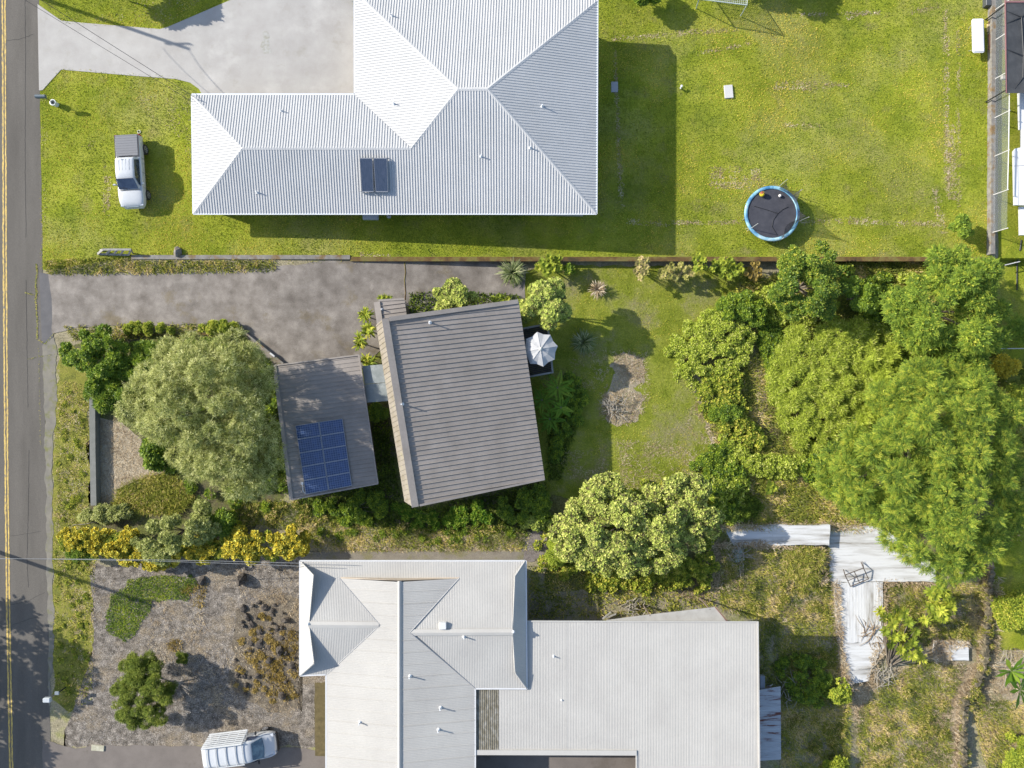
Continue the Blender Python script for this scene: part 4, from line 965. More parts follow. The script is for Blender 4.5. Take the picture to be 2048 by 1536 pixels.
mb = MB(); mb.bar(fp[0], P(1687, 1139, fz), .05, .05); mb.bar(fp[1], P(1722, 1124, fz), .05, .05); mb.bar(fp[1].lerp(fp[2], .1), P(1725, 1123, fz), .03, .03); mb.build('leg', rust, wf)

# peeling shed roof and grey canopy by the lower house
sr = empty('shed', G(1540, 1450), 'narrow shed with flaking blue white roof against the lower house', 'shed')
mb = MB(); pl = Plane((1516, 1380, -.2), (1562, 1373, -.35), (1518, 1521, -.2))
roofpl(mb, [(1514, 1381), (1561, 1373), (1562, 1519), (1516, 1522)], pl, .2, .03, .025, dirv=(1, 0, 0))
mb.build('roof', mat('flaking painted roof', [(.36, (.15, .06, .045)), (.44, (.36, .37, .39)), (.7, (.46, .48, .50))], 1.6, 10, .8, .3, 12, .01, stretch=(.35, 2.0, 1)), sr)
mb = MB(); mb.prism([P(*t, -.3)[:2] for t in ((1522, 1392), (1555, 1386), (1556, 1510), (1522, 1514))], -3.2, -.42); mb.build('wall', M['wallb'], sr)
cn = empty('canopy', G(1330, 1240), 'weathered grey sloping canopy along the upper edge of the white flat roof', 'canopy')
mb = MB(); pl = Plane((1215, 1239, 1.9), (1430, 1215, 1.6), (1457, 1246, 1.9))
roofpl(mb, [(1213, 1240), (1290, 1230), (1430, 1214), (1458, 1250), (1213, 1250)], pl, ribs=False, th=.08); mb.build('roof', mat('grey cement board', [(.3, (.28, .27, .25)), (.7, (.36, .35, .33))], 2, 8, .85, .2, 20, .01), cn)
mb = MB(); mb.bar(pl.hit(1430, 1214) + Vector((0, 0, .04)), pl.hit(1456, 1244) + Vector((0, 0, .04)), .07, .06); mb.build('edge_trim', flat('rusty trim', (.16, .08, .07)), cn)
for p, q in ((1300, 1232), (1420, 1219)): mb = MB(); t = pl.hit(p, q); mb.tube([(t.x, t.y, -2.8), t], .06, 8); mb.build('post', M['wallb'], cn)
mb = MB()
for p, q, p2, q2 in ((1205, 1238, 1222, 1224), (1212, 1235, 1232, 1228)): mb.bar(G(p, q, .3), G(p2, q2, .4), .10, .08)
tag(mb.build('timber_pile', wood), 'grey timber offcuts heaped beside the grey canopy', 'timber')
mb = MB(); mb.tube([G(1534, 1370, 1.2), G(1540, 1372, 2.1), G(1545, 1369, 1.6)], .03, 6); mb.box(G(1524, 1364, 1.2), (.35, 1.0, .3)); tag(mb.build('scrap_heap', flat('grey scrap', (.2, .22, .25))), 'grey scrap and pipe above the flaking shed roof', 'scrap')

# rocks
LAVA = mat('lava rock', [(.3, (.03, .025, .022)), (.6, (.10, .085, .07)), (.75, (.16, .14, .11))], 6, 8, .95, 1, 14, .05)
def rock(p, q, r, h, label, seed, group='lava rocks on the gravel lot', m=None):
    r2 = np.random.default_rng(seed); bm = bmesh.new(); bmesh.ops.create_icosphere(bm, subdivisions=2, radius=1)
    ph = r2.normal(0, 1, (6, 3))
    for v in bm.verts:
        d = v.co.normalized(); k = 1 + sum(.09 * math.sin(2.3 * d.dot(Vector(a)) * (i + 1) + i) for i, a in enumerate(ph)); v.co = Vector((d.x * r * k, d.y * r * k * .8, max(-.3 * h, d.z * h * .6 * k + .25 * h)))
    me = bpy.data.meshes.new('rock'); bm.to_mesh(me); bm.free(); me.materials.append(m or LAVA)
    o = bpy.data.objects.new('rock', me); C.objects.link(o); o.location = G(p, q); o.rotation_euler = (0, 0, r2.random() * 6); tag(o, label, 'rock', group)
for i, (p, q, r, h, lb) in enumerate([(486, 1157, .42, .95, 'tall dark lava rock casting the longest shadow on the gravel lot'), (487, 1217, .32, .3, 'dark lava rock uppermost in the short slanting row'), (495, 1233, .28, .3, 'dark lava rock second in the short slanting row'),
        (503, 1248, .26, .28, 'purplish lava rock third in the short slanting row'), (531, 1214, .30, .3, 'brown lava rock between the slanting row and the white house'), (545, 1220, .22, .28, 'small brown lava rock right of a larger brown one'),
        (573, 1240, .3, .5, 'lava rock close to the corner of the white house'), (520, 1262, .3, .25, 'flat greyish rock below the slanting row'), (518, 1288, .35, .25, 'broad flat grey rock in the dry weeds'), (560, 1300, .35, .5, 'lava rock in the tan weeds beside the white house'),
        (583, 1330, .3, .3, 'grey rock near the lower left corner of the white house roof'), (567, 1390, .3, .6, 'lava rock below the tan weeds on the gravel lot'), (405, 1162, .35, .4, 'dark rock at the end of the green ground cover'), (515, 1350, .25, .3, 'small rock at the lower tan weeds'), (540, 1320, .3, .35, 'rock in the middle of the tan weeds'), (500, 1300, .2, .2, 'small rock left of the tan weeds')]):
    rock(p, q, r, h, lb, 40 + i)
r3 = np.random.default_rng(5)
for i in range(36):
    a_, d_ = r3.random() * 6.28, math.sqrt(r3.random()); rock(532 + 62 * d_ * math.cos(a_), 1305 + 112 * d_ * math.sin(a_), r3.uniform(.10, .24), r3.uniform(.12, .32), 'small dark lava stone half buried in the dry growth left of the white house', 200 + i, 'small lava stones in the dry growth')
rock(357, 504, .36, .5, 'grey boulder sitting on the boundary wall of the front lawn', 80, 'boulders by the walls', M['kerb'])
rock(778, 433, .16, .2, 'whitish stone on the ground beside the pale door step', 81, 'boulders by the walls', flat('whitish stone', (.4, .4, .38), .9))

# utility poles and lines left of the frame, their shadows fall into it
POLE = mat('tarred pole', [(.3, (.08, .06, .045)), (.7, (.14, .11, .09))], 4, 6, .9, .3, 20, .01)
def upole(p, q, h, label):
    r = empty('utility_pole', G(p, q), label, 'utility pole', 'utility poles along the far side of the road'); b0 = G(p, q)
    mb = MB(); mb.tube([b0, b0 + up * h], [.17, .11], 12); mb.build('pole', POLE, r)
    mb = MB(); mb.bar(b0 + Vector((-.9, .1, h - .5)), b0 + Vector((.9, .1, h - .5)), .1, .12); mb.build('crossarm', POLE, r)
    for x in (-.8, 0, .8): mb = MB(); mb.lathe([(.03, 0), (.06, .05), (.05, .12), (.01, .15)], b0 + Vector((x, .1, h - .44)), 8); mb.build('insulator', flat('porcelain', (.3, .3, .3)), r)
    return b0 + up * h
t1 = upole(-18, -38, 9, 'tall timber utility pole at the upper end of the road'); t2 = upole(-110, 1067, 9.5, 'tall timber utility pole beside the lower part of the road')
hs = plNw.hit(396, 200) + up * .3
mb = MB(); drop(mb, (t1, hs), .018, .5); tag(mb.build('service_wire', BLK), 'dark service wire from the pole to the pale roof corner, upper one', 'wire', 'overhead wires')
mb = MB(); drop(mb, (t1 - up * .8 + Vector((-.6, -.4, 0)), hs - Vector((.25, .25, 0))), .015, .5); tag(mb.build('service_wire', BLK), 'dark service wire from the pole to the pale roof corner, lower one', 'wire', 'overhead wires')
mb = MB(); mb.tube([plNw.hit(396, 200), hs + up * .15], .03, 6); mb.tube([hs + up * .15, plNw.hit(404, 210) + up * .05], .012, 5); tag(mb.build('service_mast', fm), 'small service mast at the pale roof corner where the wires land', 'mast')
lw = P(612, 1096, 2.9)
mb = MB(); drop(mb, (t2 - up * 1.5, plLN.hit(720, 1130) + up * .1), .014, .9, 20); tag(mb.build('service_wire', flat('grey wire', (.3, .3, .3))), 'pale wire crossing above the yellow hedge to the white roof', 'wire', 'overhead wires')
mb = MB(); drop(mb, (t2 - up * 1.9, plLN.hit(690, 1136) + up * .1), .014, .9, 20); tag(mb.build('service_wire', flat('grey wire two', (.3, .3, .3))), 'second pale wire just below the first above the yellow hedge', 'wire', 'overhead wires')
# ------------------------------------------------------------ foliage
class Leaves:
    def __init__(s): s.V = []; s.c = []
    def quads(s, base, d, L, W, up, c, pos=.45, fold=0.0):
        side = np.cross(d, up); side /= np.linalg.norm(side, axis=-1, keepdims=True) + 1e-9
        L = np.broadcast_to(np.asarray(L, float), base.shape[:-1])[..., None]; W = np.broadcast_to(np.asarray(W, float), base.shape[:-1])[..., None]
        nrm = np.cross(side, d)
        mid = base + d * L * pos + nrm * W * fold
        v = np.stack([base, mid - side * W / 2, base + d * L, mid + side * W / 2], -2)
        s.V.append(v.reshape(-1, 4, 3)); s.c.append(np.clip(np.broadcast_to(c, base.shape[:-1]).reshape(-1), 0, 1))
    def strips(s, base, d, L, W, c, droop=.6, seg=3):
        """arching blades"""
        n = len(base); p = base.copy(); dd = d.copy(); L = np.broadcast_to(L, (n,)); W = np.broadcast_to(W, (n,)); 
        w0 = W * .6
        for k in range(seg):
            side = np.cross(dd, [0, 0, 1.0]); side /= np.linalg.norm(side, axis=-1, keepdims=True) + 1e-9
            w1 = W * (1.0 if k < seg - 2 else (.75 if k < seg - 1 else .04))
            p2 = p + dd * (L / seg)[:, None]
            v = np.stack([p - side * (w0 / 2)[:, None], p2 - side * (w1 / 2)[:, None], p2 + side * (w1 / 2)[:, None], p + side * (w0 / 2)[:, None]], -2)
            s.V.append(v); s.c.append(np.clip(np.broadcast_to(c, (n,)), 0, 1)); p = p2; w0 = w1
            dd = dd + np.array([0, 0, -1.0]) * droop / seg; dd /= np.linalg.norm(dd, axis=-1, keepdims=True)
    def build(s, name, m, parent=None):
        V = np.concatenate(s.V); c = np.concatenate(s.c); n = len(V)
        if parent is not None:
            o_ = np.array(WM(parent).translation); V = V - o_
        me = bpy.data.meshes.new(name)
        me.vertices.add(n * 4); me.vertices.foreach_set('co', V.reshape(-1).astype(np.float32))
        me.loops.add(n * 4); me.loops.foreach_set('vertex_index', np.arange(n * 4, dtype=np.int32))
        me.polygons.add(n); me.polygons.foreach_set('loop_start', np.arange(0, n * 4, 4, dtype=np.int32))
        try: me.polygons.foreach_set('loop_total', np.full(n, 4, dtype=np.int32))
        except Exception: pass
        me.update(calc_edges=True)
        at = me.attributes.new('c', 'FLOAT', 'POINT'); at.data.foreach_set('value', np.repeat(c, 4).astype(np.float32))
        me.materials.append(m)
        o = bpy.data.objects.new(name, me); C.objects.link(o)
        if parent is not None: o.parent = parent
        global NQ; NQ += n
        return o
NQ = 0
def unit(v): return v / (np.linalg.norm(v, axis=-1, keepdims=True) + 1e-9)
def rdir(n): return unit(rng.normal(0, 1, (n, 3)))
def lobes(p, q, a, b, zb, zt, n, rs=.36, rot=0.0):
    """lobe centres (world) and radii inside a dome whose outline is an ellipse in the picture"""
    zm = (zb + zt) / 2; c = P(p, q, zm); k = S * (H - zm) / H; A, B = a * k, b * k; out = []
    g = 2.399963
    for i in range(n):
        th = i * g + rng.normal(0, .3)
        d = math.sqrt((i + .5) / n) * (1 - rs * .6) * (1 + .09 * math.sin(3 * th + p) + .07 * math.sin(5 * th + q)) + rng.normal(0, .05)
        r = rs * min(A, B) * rng.uniform(.5, 1.3)
        x, y = A * d * math.cos(th), B * d * math.sin(th)
        if rot: x, y = x * math.cos(rot) - y * math.sin(rot), x * math.sin(rot) + y * math.cos(rot)
        z = zb + (zt - zb) * (1 - .62 * min(1, abs(d)) ** 2.6) * rng.uniform(.70, 1.06) - r * .6
        out.append((c.x + x, c.y + y, max(z, zb + r * .3), r))
    return np.array(out)
def clumps(lb, n, flatz=.75, low=-.25):
    """points on the upper skin of the lobes + outward axis"""
    w = lb[:, 3] ** 2; i = rng.choice(len(lb), n, p=w / w.sum())
    d = rdir(n * 2); d = d[d[:, 2] > low][:n]
    while len(d) < n: d = np.concatenate([d, rdir(n)]); d = d[d[:, 2] > low][:n]
    rad = lb[i, 3] * rng.uniform(.55, 1.0, n) ** .5 * rng.uniform(.9, 1.12, n)
    pos = lb[i, :3] + d * rad[:, None] * np.array([1, 1, flatz])
    return pos, d, i
def f_random(L, lb, n, ll, lw, spread=.9, cvar=.25, k=5):
    pos, ax, i = clumps(lb, n); lc = rng.random(len(lb))[i]
    for _ in range(k):
        d = unit(ax * [.7, .7, .25] + rdir(n) * spread * [1, 1, .6]); up = unit(rdir(n) * .45 + [-.25, .1, 1.0])
        s = rng.uniform(.7, 1.25, n)
        L.quads(pos + rdir(n) * ll * .7, d, ll * s, lw * s, up, .5 + (lc - .5) * .3 + rng.normal(0, cvar, n), fold=.15)
def f_rosette(L, lb, n, ll, lw, k=8, tilt=.5, cvar=.12, axup=.6, cc=.25):
    pos, ax, i = clumps(lb, n); ax = unit(ax * (1 - axup) + np.array([0, 0, 1.0]) * axup + rdir(n) * .2); cl = rng.random(n)
    a = unit(np.cross(ax, rdir(n))); b = np.cross(ax, a); ph = rng.random(n) * 6.28
    for j in range(k):
        t = ph + 6.283 * j / k * 1.0 + (j % 2) * .3 + rng.normal(0, .12, n); tl = tilt * (1.3 if j % 2 else .6) * rng.uniform(.7, 1.3, n)
        rad = a * np.cos(t)[:, None] + b * np.sin(t)[:, None]
        d = unit(rad + ax * tl[:, None] + rdir(n) * .08); s = rng.uniform(.75, 1.15, n)
        L.quads(pos, d, ll * s, lw * s, ax, .5 + (cl - .5) * cc * 2 + rng.normal(0, cvar, n), pos=.58, fold=.1)
def f_frond(L, lb, n, fl, pairs, ll, lw, droop=.35, cvar=.1, axup=.1, cc=.3):
    pos, ax, i = clumps(lb, n); h = unit(ax * [1, 1, .35] + rdir(n) * .45); cl = rng.random(n)
    d = h.copy(); p = pos - d * fl * .35
    for j in range(pairs):
        p = p + d * fl / pairs; d = unit(d + np.array([0, 0, -1.0]) * droop / pairs)
        side = unit(np.cross(d, [0, 0, 1.0])); t = j / (pairs - 1); sc = .35 + .65 * math.sin(math.pi * min(1, .15 + t * .85)); nrm = np.cross(side, d)
        for s in (-1, 1):
            dd = unit(side * s + d * .45 - nrm * .15 + rdir(n) * .06)
            L.quads(p, dd, ll * sc, lw, nrm, .5 + (cl - .5) * cc * 2 + rng.normal(0, cvar, n))
    L.quads(p, d, ll, lw, np.cross(unit(np.cross(d, [0, 0, 1.0])), d), .6)
def f_strap(L, c, n, ll, lw, droop=1.2, cvar=.2, el=(.2, 1.4), r0=.1):
    t = rng.random(n) * 6.283; e = rng.uniform(el[0], el[1], n)
    d = np.stack([np.cos(t) * np.cos(e), np.sin(t) * np.cos(e), np.sin(e)], -1)
    base = np.array(c)[None] + np.stack([np.cos(t), np.sin(t), 0 * t], -1) * r0 * rng.random(n)[:, None]
    L.strips(base, d, ll * rng.uniform(.6, 1.1, n), lw, .5 + rng.normal(0, cvar, n), droop, 4)
BARK = mat('bark', [(.3, (.10, .08, .06)), (.7, (.20, .17, .13))], 5, 7, .95, .6, 15, .03)
def trunk(parent, base, lb, r, n=9, name='trunk'):
    mb = MB(); top = Vector(lb[:, :3].mean(0)); top.z = min(lb[:, 2].mean(), lb[:, 2].max() - .2); base = Vector(base)
    fork = base.lerp(top, .4)
    mb.tube([base - up * .2, base.lerp(fork, .15), base.lerp(fork, .6) + Vector((.06, -.04, 0)), fork], [r * 1.4, r * 1.05, r * .9, r * .8], 9)
    for i in np.argsort(-lb[:, 3])[:n]:
        e = Vector(lb[i, :3]); m_ = fork.lerp(e, .5) + Vector((0, 0, .12 * (e - fork).length))
        mb.tube([fork - up * .05, m_, e], [r * .55, r * .35, r * .12], 6)
    mb.build(name, BARK, parent)
def lobes_poly(poly, zb, zt, n, r, D=None):
    a = np.array(poly, float); x0, y0 = a.min(0); x1, y1 = a.max(0); zm = (zb + zt) / 2; out = []; pts = []; best = 0
    def edist(x, y):
        m = 1e9
        for i in range(len(a)):
            p0, p1 = a[i - 1], a[i]; v = p1 - p0; t = np.clip(((x - p0[0]) * v[0] + (y - p0[1]) * v[1]) / (v @ v), 0, 1); m = min(m, math.hypot(x - p0[0] - t * v[0], y - p0[1] - t * v[1]))
        return m
    rp = r / S; D = (D or max(x1 - x0, y1 - y0) * .20)
    while len(out) < n and best < n * 60:
        best += 1; x = rng.uniform(x0, x1); y = rng.uniform(y0, y1)
        if not inpoly(poly, np.array([x]), np.array([y]))[0]: continue
        e = edist(x, y); rr = rp * rng.uniform(.55, 1.25)
        if e < rr * .45: continue
        if any(math.hypot(x - u, y - v) < .45 * (rr + w) for u, v, w in pts): 
            if rng.random() < .85: continue
        pts.append((x, y, rr)); h = min(1, (e / D)) ** .5; z = zb + (zt - zb) * (.35 + .65 * h) * rng.uniform(.68, 1.08) - rr * S * .55
        c = P(x, y, z); out.append((c.x, c.y, max(z, zb), rr * S))
    return np.array(out)
def mass(name, label, cat, poly, h0, h1, nl, r, kind, m, group=None, tr=.08, part='foliage'):
    pc = np.array(poly, float).mean(0); zg = float(zi(*pc)); lb = lobes_poly(poly, zg + h0, zg + h1, nl, r); cx, cy = lb[:, 0].mean(), lb[:, 1].mean(); g = zw(cx, cy)
    root = empty(name, (cx, cy, g), label, cat, group); L = Leaves()
    for fn, kw in kind: fn(L, lb, **kw)
    L.build(part, m, root); trunk(root, (cx, cy, g), lb, tr, n=12 if part == 'crown' else 9, name='trunk' if part == 'crown' else 'stem'); return root
def tree(name, label, cat, p, q, a, b, h0, h1, nl, kind, m, group=None, r=.12, rs=.36, rot=0.0, base=None, part='crown', **k):
    zg = float(zi(p, q)); zb, zt = zg + h0, zg + h1
    if part == 'foliage' and h1 <= 1.5: nl = int(nl * 2); rs *= .62
    lb = lobes(p, q, a, b, zb, zt, nl, rs, rot); cx, cy = lb[:, 0].mean(), lb[:, 1].mean(); g = zw(cx, cy)
    root = empty(name, (cx, cy, g), label, cat, group)
    L = Leaves()
    for fn, kw in kind: fn(L, lb, **kw)
    L.build(part, m, root); trunk(root, (cx, cy, g), lb, r, name='trunk' if part == 'crown' else 'stem')
    return root

LM = {}
LM['willow'] = leafmat('grey green narrow leaves', [(0.0, (0.113, 0.133, 0.032)), (0.45, (0.308, 0.347, 0.097)), (0.8, (0.561, 0.574, 0.205)), (1, (0.72, 0.72, 0.346))])
LM['ferny'] = leafmat('bright feathery leaves', [(0.0, (0.087, 0.146, 0.031)), (0.45, (0.193, 0.29, 0.041)), (0.8, (0.369, 0.462, 0.056)), (1, (0.581, 0.581, 0.08))])
LM['green'] = leafmat('glossy green leaves', [(0, (0.072, 0.128, 0.024)), (0.5, (0.163, 0.256, 0.032)), (0.85, (0.327, 0.401, 0.047)), (1, (0.573, 0.546, 0.074))], .4, .45, .25)
LM['hib'] = leafmat('fresh green leaves', [(0, (0.071, 0.128, 0.022)), (0.5, (0.177, 0.274, 0.031)), (1, (0.399, 0.478, 0.041))], .4, .45, .25)
LM['pale'] = leafmat('pale round leaves', [(0, (0.13, 0.11, 0.05)), (0.4, (0.294, 0.363, 0.068)), (0.8, (0.533, 0.595, 0.127)), (1, (0.72, 0.693, 0.223))], .3)
LM['bamboo'] = leafmat('yellow green blades', [(0, (0.185, 0.228, 0.037)), (0.5, (0.391, 0.477, 0.056)), (0.85, (0.616, 0.682, 0.098)), (1, (0.712, 0.72, 0.219))])
LM['yellow'] = leafmat('golden leaves', [(0, (0.16, 0.179, 0.025)), (0.35, (0.438, 0.371, 0.04)), (0.7, (0.72, 0.55, 0.048)), (1, (0.72, 0.688, 0.13))], .3)
LM['limey'] = leafmat('yellow tipped leaves', [(0, (0.106, 0.163, 0.024)), (0.45, (0.265, 0.327, 0.038)), (0.8, (0.476, 0.49, 0.055)), (1, (0.615, 0.545, 0.115))], .3)
LM['pinky'] = leafmat('cream and pink leaves', [(0, (.18, .18, .04)), (.4, (.35, .34, .09)), (.75, (.52, .42, .19)), (1, (.55, .38, .26))], .3)
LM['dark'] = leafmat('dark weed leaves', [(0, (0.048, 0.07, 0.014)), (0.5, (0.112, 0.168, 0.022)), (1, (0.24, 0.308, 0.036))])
LM['pine'] = leafmat('juniper needles', [(0, (0.06, 0.087, 0.013)), (0.5, (0.128, 0.174, 0.022)), (1, (0.255, 0.275, 0.044))], .15, .6)
LM['fern'] = leafmat('fern leaflets', [(0, (0.052, 0.132, 0.015)), (0.5, (0.143, 0.264, 0.025)), (1, (0.39, 0.456, 0.06))], .35, .4)
LM['strap'] = leafmat('long strap leaves', [(0, (0.072, 0.108, 0.033)), (0.5, (0.192, 0.24, 0.088)), (1, (0.504, 0.504, 0.297))], .2, .45)
LM['straw'] = leafmat('straw', [(0, (0.205, 0.14, 0.081)), (0.4, (0.4, 0.303, 0.185)), (0.8, (0.605, 0.49, 0.323)), (1, (0.72, 0.63, 0.485))], .2, .8)
LM['weed'] = leafmat('mixed weeds', [(0, (0.1, 0.122, 0.027)), (0.35, (0.215, 0.243, 0.037)), (0.65, (0.358, 0.35, 0.053)), (0.85, (0.515, 0.404, 0.124)), (1, (0.643, 0.498, 0.236))], .25, .7)
LM['turf'] = leafmat('turf blades', [(0, (0.138, 0.193, 0.021)), (0.45, (0.256, 0.307, 0.027)), (0.8, (0.423, 0.419, 0.036)), (1, (0.661, 0.515, 0.104))], .3, .6)
LM['orange'] = leafmat('rusty weeds', [(0, (0.143, 0.1, 0.024)), (0.5, (0.325, 0.237, 0.06)), (1, (0.546, 0.4, 0.144))], .2, .8)
LM['pebble'] = leafmat('pebbles', [(0, (.06, .055, .05)), (.4, (.17, .155, .14)), (.8, (.34, .31, .27)), (1, (.5, .46, .4))], 0, .9)
fr, fo, fd = f_random, f_rosette, f_frond

# trees
mass('tree', 'big grey green willowy tree between the road and the carport', 'tree', [(258, 765), (330, 690), (400, 664), (480, 664), (530, 700), (548, 760), (545, 830), (560, 910), (545, 975), (490, 1002), (420, 992), (370, 960), (335, 900), (290, 880), (240, 830)], 1.5, 9.0, 120, 0.75, [(fo, dict(n=13000, ll=.28, lw=.032, k=8, tilt=.7, cvar=.28, cc=.6, axup=.25)), (fd, dict(n=1600, fl=.6, pairs=6, ll=.18, lw=.035, droop=.5, cc=.4))], LM['willow'], tr=0.22, part='crown')
mass('tree', 'largest bright feathery tree spreading over the white platform', 'tree', [(1645, 880), (1720, 860), (1750, 790), (1800, 745), (1880, 722), (1960, 740), (2020, 800), (2048, 880), (2030, 960), (2040, 1040), (2000, 1110), (1975, 1150), (1900, 1168), (1840, 1150), (1800, 1110), (1750, 1060), (1700, 1025), (1640, 960)], 1.5, 7.6, 130, 0.8, [(fd, dict(n=19000, fl=.55, pairs=8, ll=.14, lw=.045, droop=.35, cc=.6, cvar=.22)), (fr, dict(n=9000, ll=.13, lw=.05, k=3, cvar=.4))], LM['ferny'], tr=0.28, part='crown')

mass('tree', 'tall dense green tree at the corner below the chain link fence', 'tree', [(1780, 570), (1850, 545), (1870, 495), (1930, 500), (1990, 530), (2022, 590), (2012, 660), (1990, 720), (1940, 732), (1860, 720), (1800, 670), (1772, 620)], 1.5, 6.2, 40, 0.85, [(fd, dict(n=3600, fl=.5, pairs=7, ll=.16, lw=.055, cc=.4)), (fo, dict(n=2600, ll=.17, lw=.085, k=6, tilt=.6, cc=.5)), (fr, dict(n=5500, ll=.15, lw=.07, k=4, cvar=.3))], LM['ferny'], tr=0.2, part='crown')
mass('tree', 'rounded dark glossy tree below the trampoline', 'tree', [(1532, 560), (1570, 510), (1600, 478), (1672, 488), (1690, 560), (1692, 600), (1660, 640), (1590, 642), (1545, 605)], 1.0, 4.8, 30, 0.62, [(fo, dict(n=3000, ll=.17, lw=.085, k=7, tilt=.6, cc=.5)), (fr, dict(n=3800, ll=.15, lw=.075, k=4, cvar=.3))], LM['green'], tr=0.16, part='crown')
mass('tree', 'small glossy shrub tree between the two big green trees', 'tree', [(1680, 560), (1715, 545), (1755, 570), (1765, 610), (1735, 640), (1695, 625)], 0.8, 3.0, 14, 0.45, [(fo, dict(n=1200, ll=.18, lw=.09, k=7))], LM['hib'], tr=0.08, part='crown')
mass('tree', 'broad pale leaved tree above the white flat roof', 'tree', [(1098, 1040), (1150, 1000), (1185, 950), (1230, 942), (1260, 965), (1310, 975), (1345, 945), (1400, 948), (1440, 1000), (1442, 1050), (1400, 1100), (1380, 1090), (1360, 1125), (1300, 1150), (1200, 1152), (1150, 1130), (1096, 1090)], 0.6, 4.2, 130, 0.55, [(fo, dict(n=9500, ll=.145, lw=.095, k=7, tilt=.6, cc=.6, cvar=.2)), (fr, dict(n=9000, ll=.13, lw=.07, k=3, cvar=.35))], LM['pale'], tr=0.16, part='crown')
tree('tree', 'small sapling alone near the right wall of the lawn', 'tree', 1924, 456, 28, 22, .4, 1.9, 7, [(fo, dict(n=420, ll=.2, lw=.1, k=6))], LM['ferny'], r=.04, rs=.45)
mass('shrub', 'silvery green bush above the yellow hedge near the road', 'shrub', [(245, 1100), (290, 1050), (345, 1020), (400, 1005), (440, 1020), (445, 1055), (385, 1095), (345, 1135), (290, 1118)], 0.6, 2.9, 26, 0.5, [(fo, dict(n=2900, ll=.15, lw=.06, k=7, tilt=.7, cc=.4))], LM['willow'], tr=0.1, part='foliage')
tree('shrub', 'round pale leaved bush at the top edge of the brown roof', 'shrub', 906, 597, 52, 31, .8, 3.3, 12, [(fo, dict(n=2300, ll=.15, lw=.10, k=7, cc=.45))], LM['pale'], r=.08, rs=.42, part='foliage')
tree('shrub', 'round pale leaved bush by the right corner of the brown roof', 'shrub', 1090, 606, 52, 47, 1.2, 4.6, 16, [(fo, dict(n=3600, ll=.15, lw=.10, k=7, cc=.45))], LM['pale'], r=.09, rs=.38, part='foliage')
mass('shrub', 'bright leafy bush at the mouth of the old driveway', 'shrub', [(122, 695), (160, 655), (235, 655), (258, 700), (230, 755), (180, 790), (140, 765)], 0.3, 2.2, 30, 0.45, [(fo, dict(n=2600, ll=.17, lw=.09, k=7, tilt=.7, cc=.4))], LM['hib'], tr=0.07, part='foliage')
mass('shrub', 'dark leafy bush between the driveway bush and the willowy tree', 'shrub', [(235, 690), (330, 680), (310, 740), (265, 805), (235, 832), (190, 805), (215, 760)], 0.2, 1.6, 26, 0.45, [(fo, dict(n=1700, ll=.30, lw=.06, k=7, tilt=.8, cc=.4))], LM['hib'], tr=0.06, part='foliage')
tree('shrub', 'low palm like bush at the top end of the grey garden wall', 'shrub', 212, 790, 36, 34, .2, 1.3, 10, [(fo, dict(n=900, ll=.34, lw=.06, k=8, tilt=.9))], LM['green'], r=.04, rs=.4, part='foliage')
tree('shrub', 'small dark bush at the left foot of the willowy tree', 'shrub', 308, 908, 24, 30, .2, 1.5, 8, [(fr, dict(n=1600, ll=.2, lw=.1, k=4))], LM['hib'], r=.04, rs=.42, part='foliage')
mass('shrub', 'spiky juniper like bush with gaps on the gravel lot', 'shrub', [(225,1370),(250,1312),(290,1300),(325,1325),(352,1365),(348,1420),(310,1462),(262,1455),(232,1430)], .7, 3.0, 75, .30, [(fr, dict(n=14000, ll=.15, lw=.03, k=4, spread=.5, cvar=.25))], LM['pine'], tr=.1)
tree('shrub', 'little dark bush just right of the juniper like bush', 'shrub', 366, 1316, 13, 11, .1, .8, 5, [(fr, dict(n=900, ll=.12, lw=.03, k=4))], LM['pine'], r=.03, rs=.5, part='foliage')
tree('shrub', 'small leafy bush between the carport and the brown house', 'shrub', 755, 823, 24, 20, .3, 1.8, 8, [(fo, dict(n=420, ll=.2, lw=.1, k=7))], LM['hib'], r=.04, rs=.45, part='foliage')
tree('shrub', 'lime green feathery bush left of the broad pale leaved tree', 'shrub', 1112, 1104, 27, 26, .2, 1.5, 7, [(fr, dict(n=2600, ll=.16, lw=.035, k=4, cvar=.2))], LM['bamboo'], r=.04, rs=.45, part='foliage')
tree('shrub', 'small yellow green bush at the end of the narrow white walkway', 'shrub', 1682, 1384, 26, 24, .4, 1.9, 7, [(fo, dict(n=300, ll=.17, lw=.09, k=6))], LM['limey'], r=.04, rs=.42, part='foliage')
tree('shrub', 'yellow green bush at the right edge beside the rubble wall', 'shrub', 2030, 1228, 42, 40, .3, 2.2, 12, [(fr, dict(n=4200, ll=.15, lw=.08, k=4, cvar=.28))], LM['limey'], r=.06, rs=.38, part='foliage')
tree('shrub', 'yellow green bush in the lower right corner', 'shrub', 2036, 1505, 32, 45, .3, 1.8, 9, [(fo, dict(n=900, ll=.24, lw=.07, k=8))], LM['limey'], r=.06, rs=.4, part='foliage')
tree('shrub', 'small yellow plant cut by the bottom edge near the shed', 'shrub', 1672, 1528, 26, 16, .2, 1.2, 7, [(fo, dict(n=330, ll=.26, lw=.08, k=8))], LM['limey'], r=.04, rs=.45, part='foliage')
tree('shrub', 'golden leaved plant in the gap at the right edge', 'shrub', 2010, 735, 26, 18, .4, 1.8, 7, [(fo, dict(n=260, ll=.34, lw=.12, k=8))], LM['yellow'], r=.04, rs=.42, part='foliage')
tree('shrub', 'yellow green bush at the right edge below the golden leaved plant', 'shrub', 2035, 800, 26, 34, .3, 1.9, 8, [(fo, dict(n=520, ll=.24, lw=.1, k=7))], LM['limey'], r=.04, rs=.42, part='foliage')
